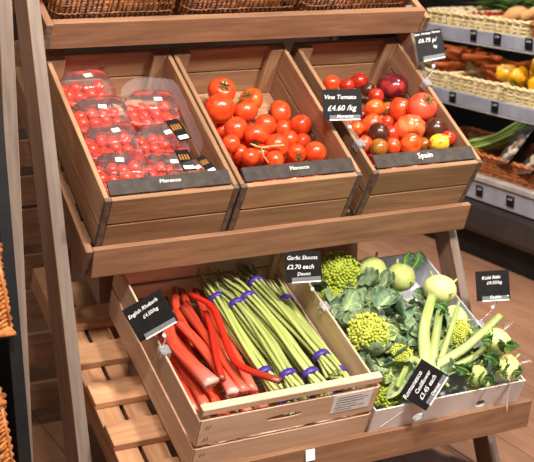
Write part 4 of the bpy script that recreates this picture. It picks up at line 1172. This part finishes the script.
# yellow peppers
pm = mesh('pepper', *lathe_data([(.08, -.95), (.4, -.98), (.68, -.8), (.86, -.3), (1, .3), (.9, .68), (.6, .86), (.28, .8), (.1, .72)], 24, lambda a, t: 1+.09*math.cos(4*a)*(.3+.7*t))[:2], 'pepper')
pst = mesh('stalk', *tube_data(catmull([(0, 0, .7), (.02, 0, 1.0), (.12, 0, 1.25)], 6), lambda t: .14-.05*t, 7)[:2], 'calyx')
for (x, y, z, d, lab) in ((2.51, 1.70, .885, (-.4, .7, -.2), 'yellow pepper lying beside the carrots, its green stalk to the left'), (2.50, 1.60, .882, (-.7, -.2, -.5), 'yellow pepper in the middle with its stalk end down'),
                          (2.53, 1.50, .93, (.3, -.4, 1), 'yellow pepper on top at the right edge'), (2.49, 1.455, .855, (.2, .2, 1), 'yellow pepper low at the right edge'), (2.60, 1.60, .86, (.2, .2, 1), 'yellow pepper at the rear of the pepper basket'), (2.63, 1.45, .86, (.2, .4, 1), 'yellow pepper at the rear right of the pepper basket')):
    o = obj('yellow_pepper', pm, None, T((x, y, z)) @ orient(d) @ S(.044, .044, .05)); tag(o, lab, 'pepper', 'yellow peppers in the fridge')
    obj('stalk', pst, o)
# upper shelf: roots, chillies, mushrooms, herbs
for (p0, p1, r, lab) in (((2.50, 1.72, 1.11), (2.52, 1.60, 1.165), .036, 'stubby pale orange root standing out of the upper basket'), ((2.50, 1.60, 1.14), (2.62, 1.40, 1.22), .028, 'long pale root lying over the baskets at the right edge'), ((2.56, 1.55, 1.11), (2.60, 1.40, 1.12), .03, 'pale root behind in the upper basket')):
    o = tube('root_vegetable', None, catmull([p0, (Vector(p0)+Vector(p1))/2+Vector((0, 0, .012)), p1], 12), lambda t, r=r: r*(.35+.75*math.sin(math.pi*min(.98, t*.9+.12))**.6), 'ginger', 10); tag(o, lab, 'root', 'roots in the upper fridge baskets')
for k in range(16):
    y = 1.78+.015*k; x = 2.5+random.uniform(0, .12)
    o = tube('red_chilli', None, catmull([(x, y, 1.115), (x+.02, y+.03, 1.135), (x+.05, y+.05, 1.13)], 7), lambda t: .009*(1-t*.8), 'chilli', 6)
    tag(o, 'red chilli heaped in the upper fridge basket', 'chilli', 'red chillies in the fridge')
mm = mesh('mushroom', *lathe_data([(.3, -.5), (.3, -.1), (.95, -.12), (1, .05), (.8, .4), (.4, .6), (.05, .66)], 14)[:2], 'pale_veg')
for k in range(22):
    o = obj('mushroom', mm, None, T((2.50+random.uniform(0, .16), 2.04+.021*(k % 11), 1.105+.022*(k//11))) @ orient((random.uniform(-.5, .5), random.uniform(-.5, .5), 1)) @ S(.021))
    tag(o, 'pale mushroom heaped in the far upper fridge basket', 'mushroom', 'pale mushrooms in the fridge')
mb_ = mesh('mushroom', *lathe_data([(.3, -.5), (.3, -.1), (.95, -.12), (1, .05), (.8, .4), (.4, .6), (.05, .66)], 14)[:2], 'onion')
for k in range(26):
    o = obj('mushroom', mb_, None, T((2.50+random.uniform(0, .22), 1.93+.030*(k % 13), .485+.03*(k//13))) @ orient((random.uniform(-.5, .5), random.uniform(-.5, .5), 1)) @ S(.024))
    tag(o, 'brown mushroom heaped in the basket on the fridge deck', 'mushroom', 'brown mushrooms in the fridge')
for k, (y, lab) in enumerate(((1.95, 'bunch of long green herbs lying behind the upper baskets'), (1.62, 'bunch of dark green leaves behind the upper baskets at the right'))):
    t = thing('herb_bunch', lab, 'herbs', T((2.72, y, 1.09)), 'green bunches in the fridge')
    for q in range(60):
        a = random.uniform(-.5, .5)
        p0 = (random.uniform(-.05, .1), -.22+random.uniform(-.05, .05), random.uniform(-.02, .06)); p2 = (random.uniform(-.1, .1), .26+random.uniform(-.08, .08), random.uniform(.02, .15))
        tube('herb_leaf', t, catmull([p0, (random.uniform(-.04, .1), 0, random.uniform(.06, .13)), p2], 8), lambda t_: .008*math.sin(math.pi*min(.97, t_*.9+.08)), 'herb', 4, flat=.4)
# asparagus bundle, wrapped trays on the deck
t = thing('asparagus_bundle', 'bundle of green asparagus spears lying in the brown fridge basket', 'asparagus', T((2.57, 1.80, .52)))
for q in range(26):
    a = q*2.4; rr_ = .055*math.sqrt(q/26)
    o_ = Vector((math.cos(a)*rr_, 0, math.sin(a)*rr_*.7))
    tube('spear', t, catmull([(o_.x-.06, .15+random.uniform(-.01, .01), o_.z-.015), (o_.x, .02, o_.z+.03), (o_.x+.05, -.10, o_.z*1.5+.105)], 8), lambda t_: .0075*(1 if t_ < .8 else 1-(t_-.8)*3), 'asparagus', 6)
for k, (y, z, lab) in enumerate(((1.60, .545, 'black tray of wrapped vegetables standing tilted beside the asparagus'), (1.44, .53, 'black wrapped tray at the right edge in the brown basket'))):
    t = thing('wrapped_tray', lab, 'tray', T((2.53, y, z)) @ Rz(-90) @ Rx(48) @ Ry(-18) @ S(1.15), 'wrapped trays on the fridge deck')
    v, f = rings([(rr(.10, .15, .015), 0), (rr(.125, .175, .02), .03), (rr(.135, .185, .022), .032)], True)
    obj('tray', mesh('tray', v, f, 'black'), t)
    for q in range(9):
        a = q*2.4; r_ = .05*math.sqrt(q/9)
        o = obj('mushroom', mm if q % 3 else mb_, None, t.matrix_basis @ T((math.cos(a)*r_*.8, math.sin(a)*r_*1.2, .024)) @ orient((.2*math.cos(a), .2, 1)) @ S(.019))
        tag(o, 'mushroom under film in %s' % lab.replace('black ', 'the black '), 'mushroom', 'mushrooms in the wrapped trays %d' % k)
    v, f = rings([(rr(.133, .183, .022), .033), (rr(.12, .17, .02), .036), (rr(.05, .08, .02), .037)], False, True)
    obj('film', mesh('film', v, f, 'clear'), t)
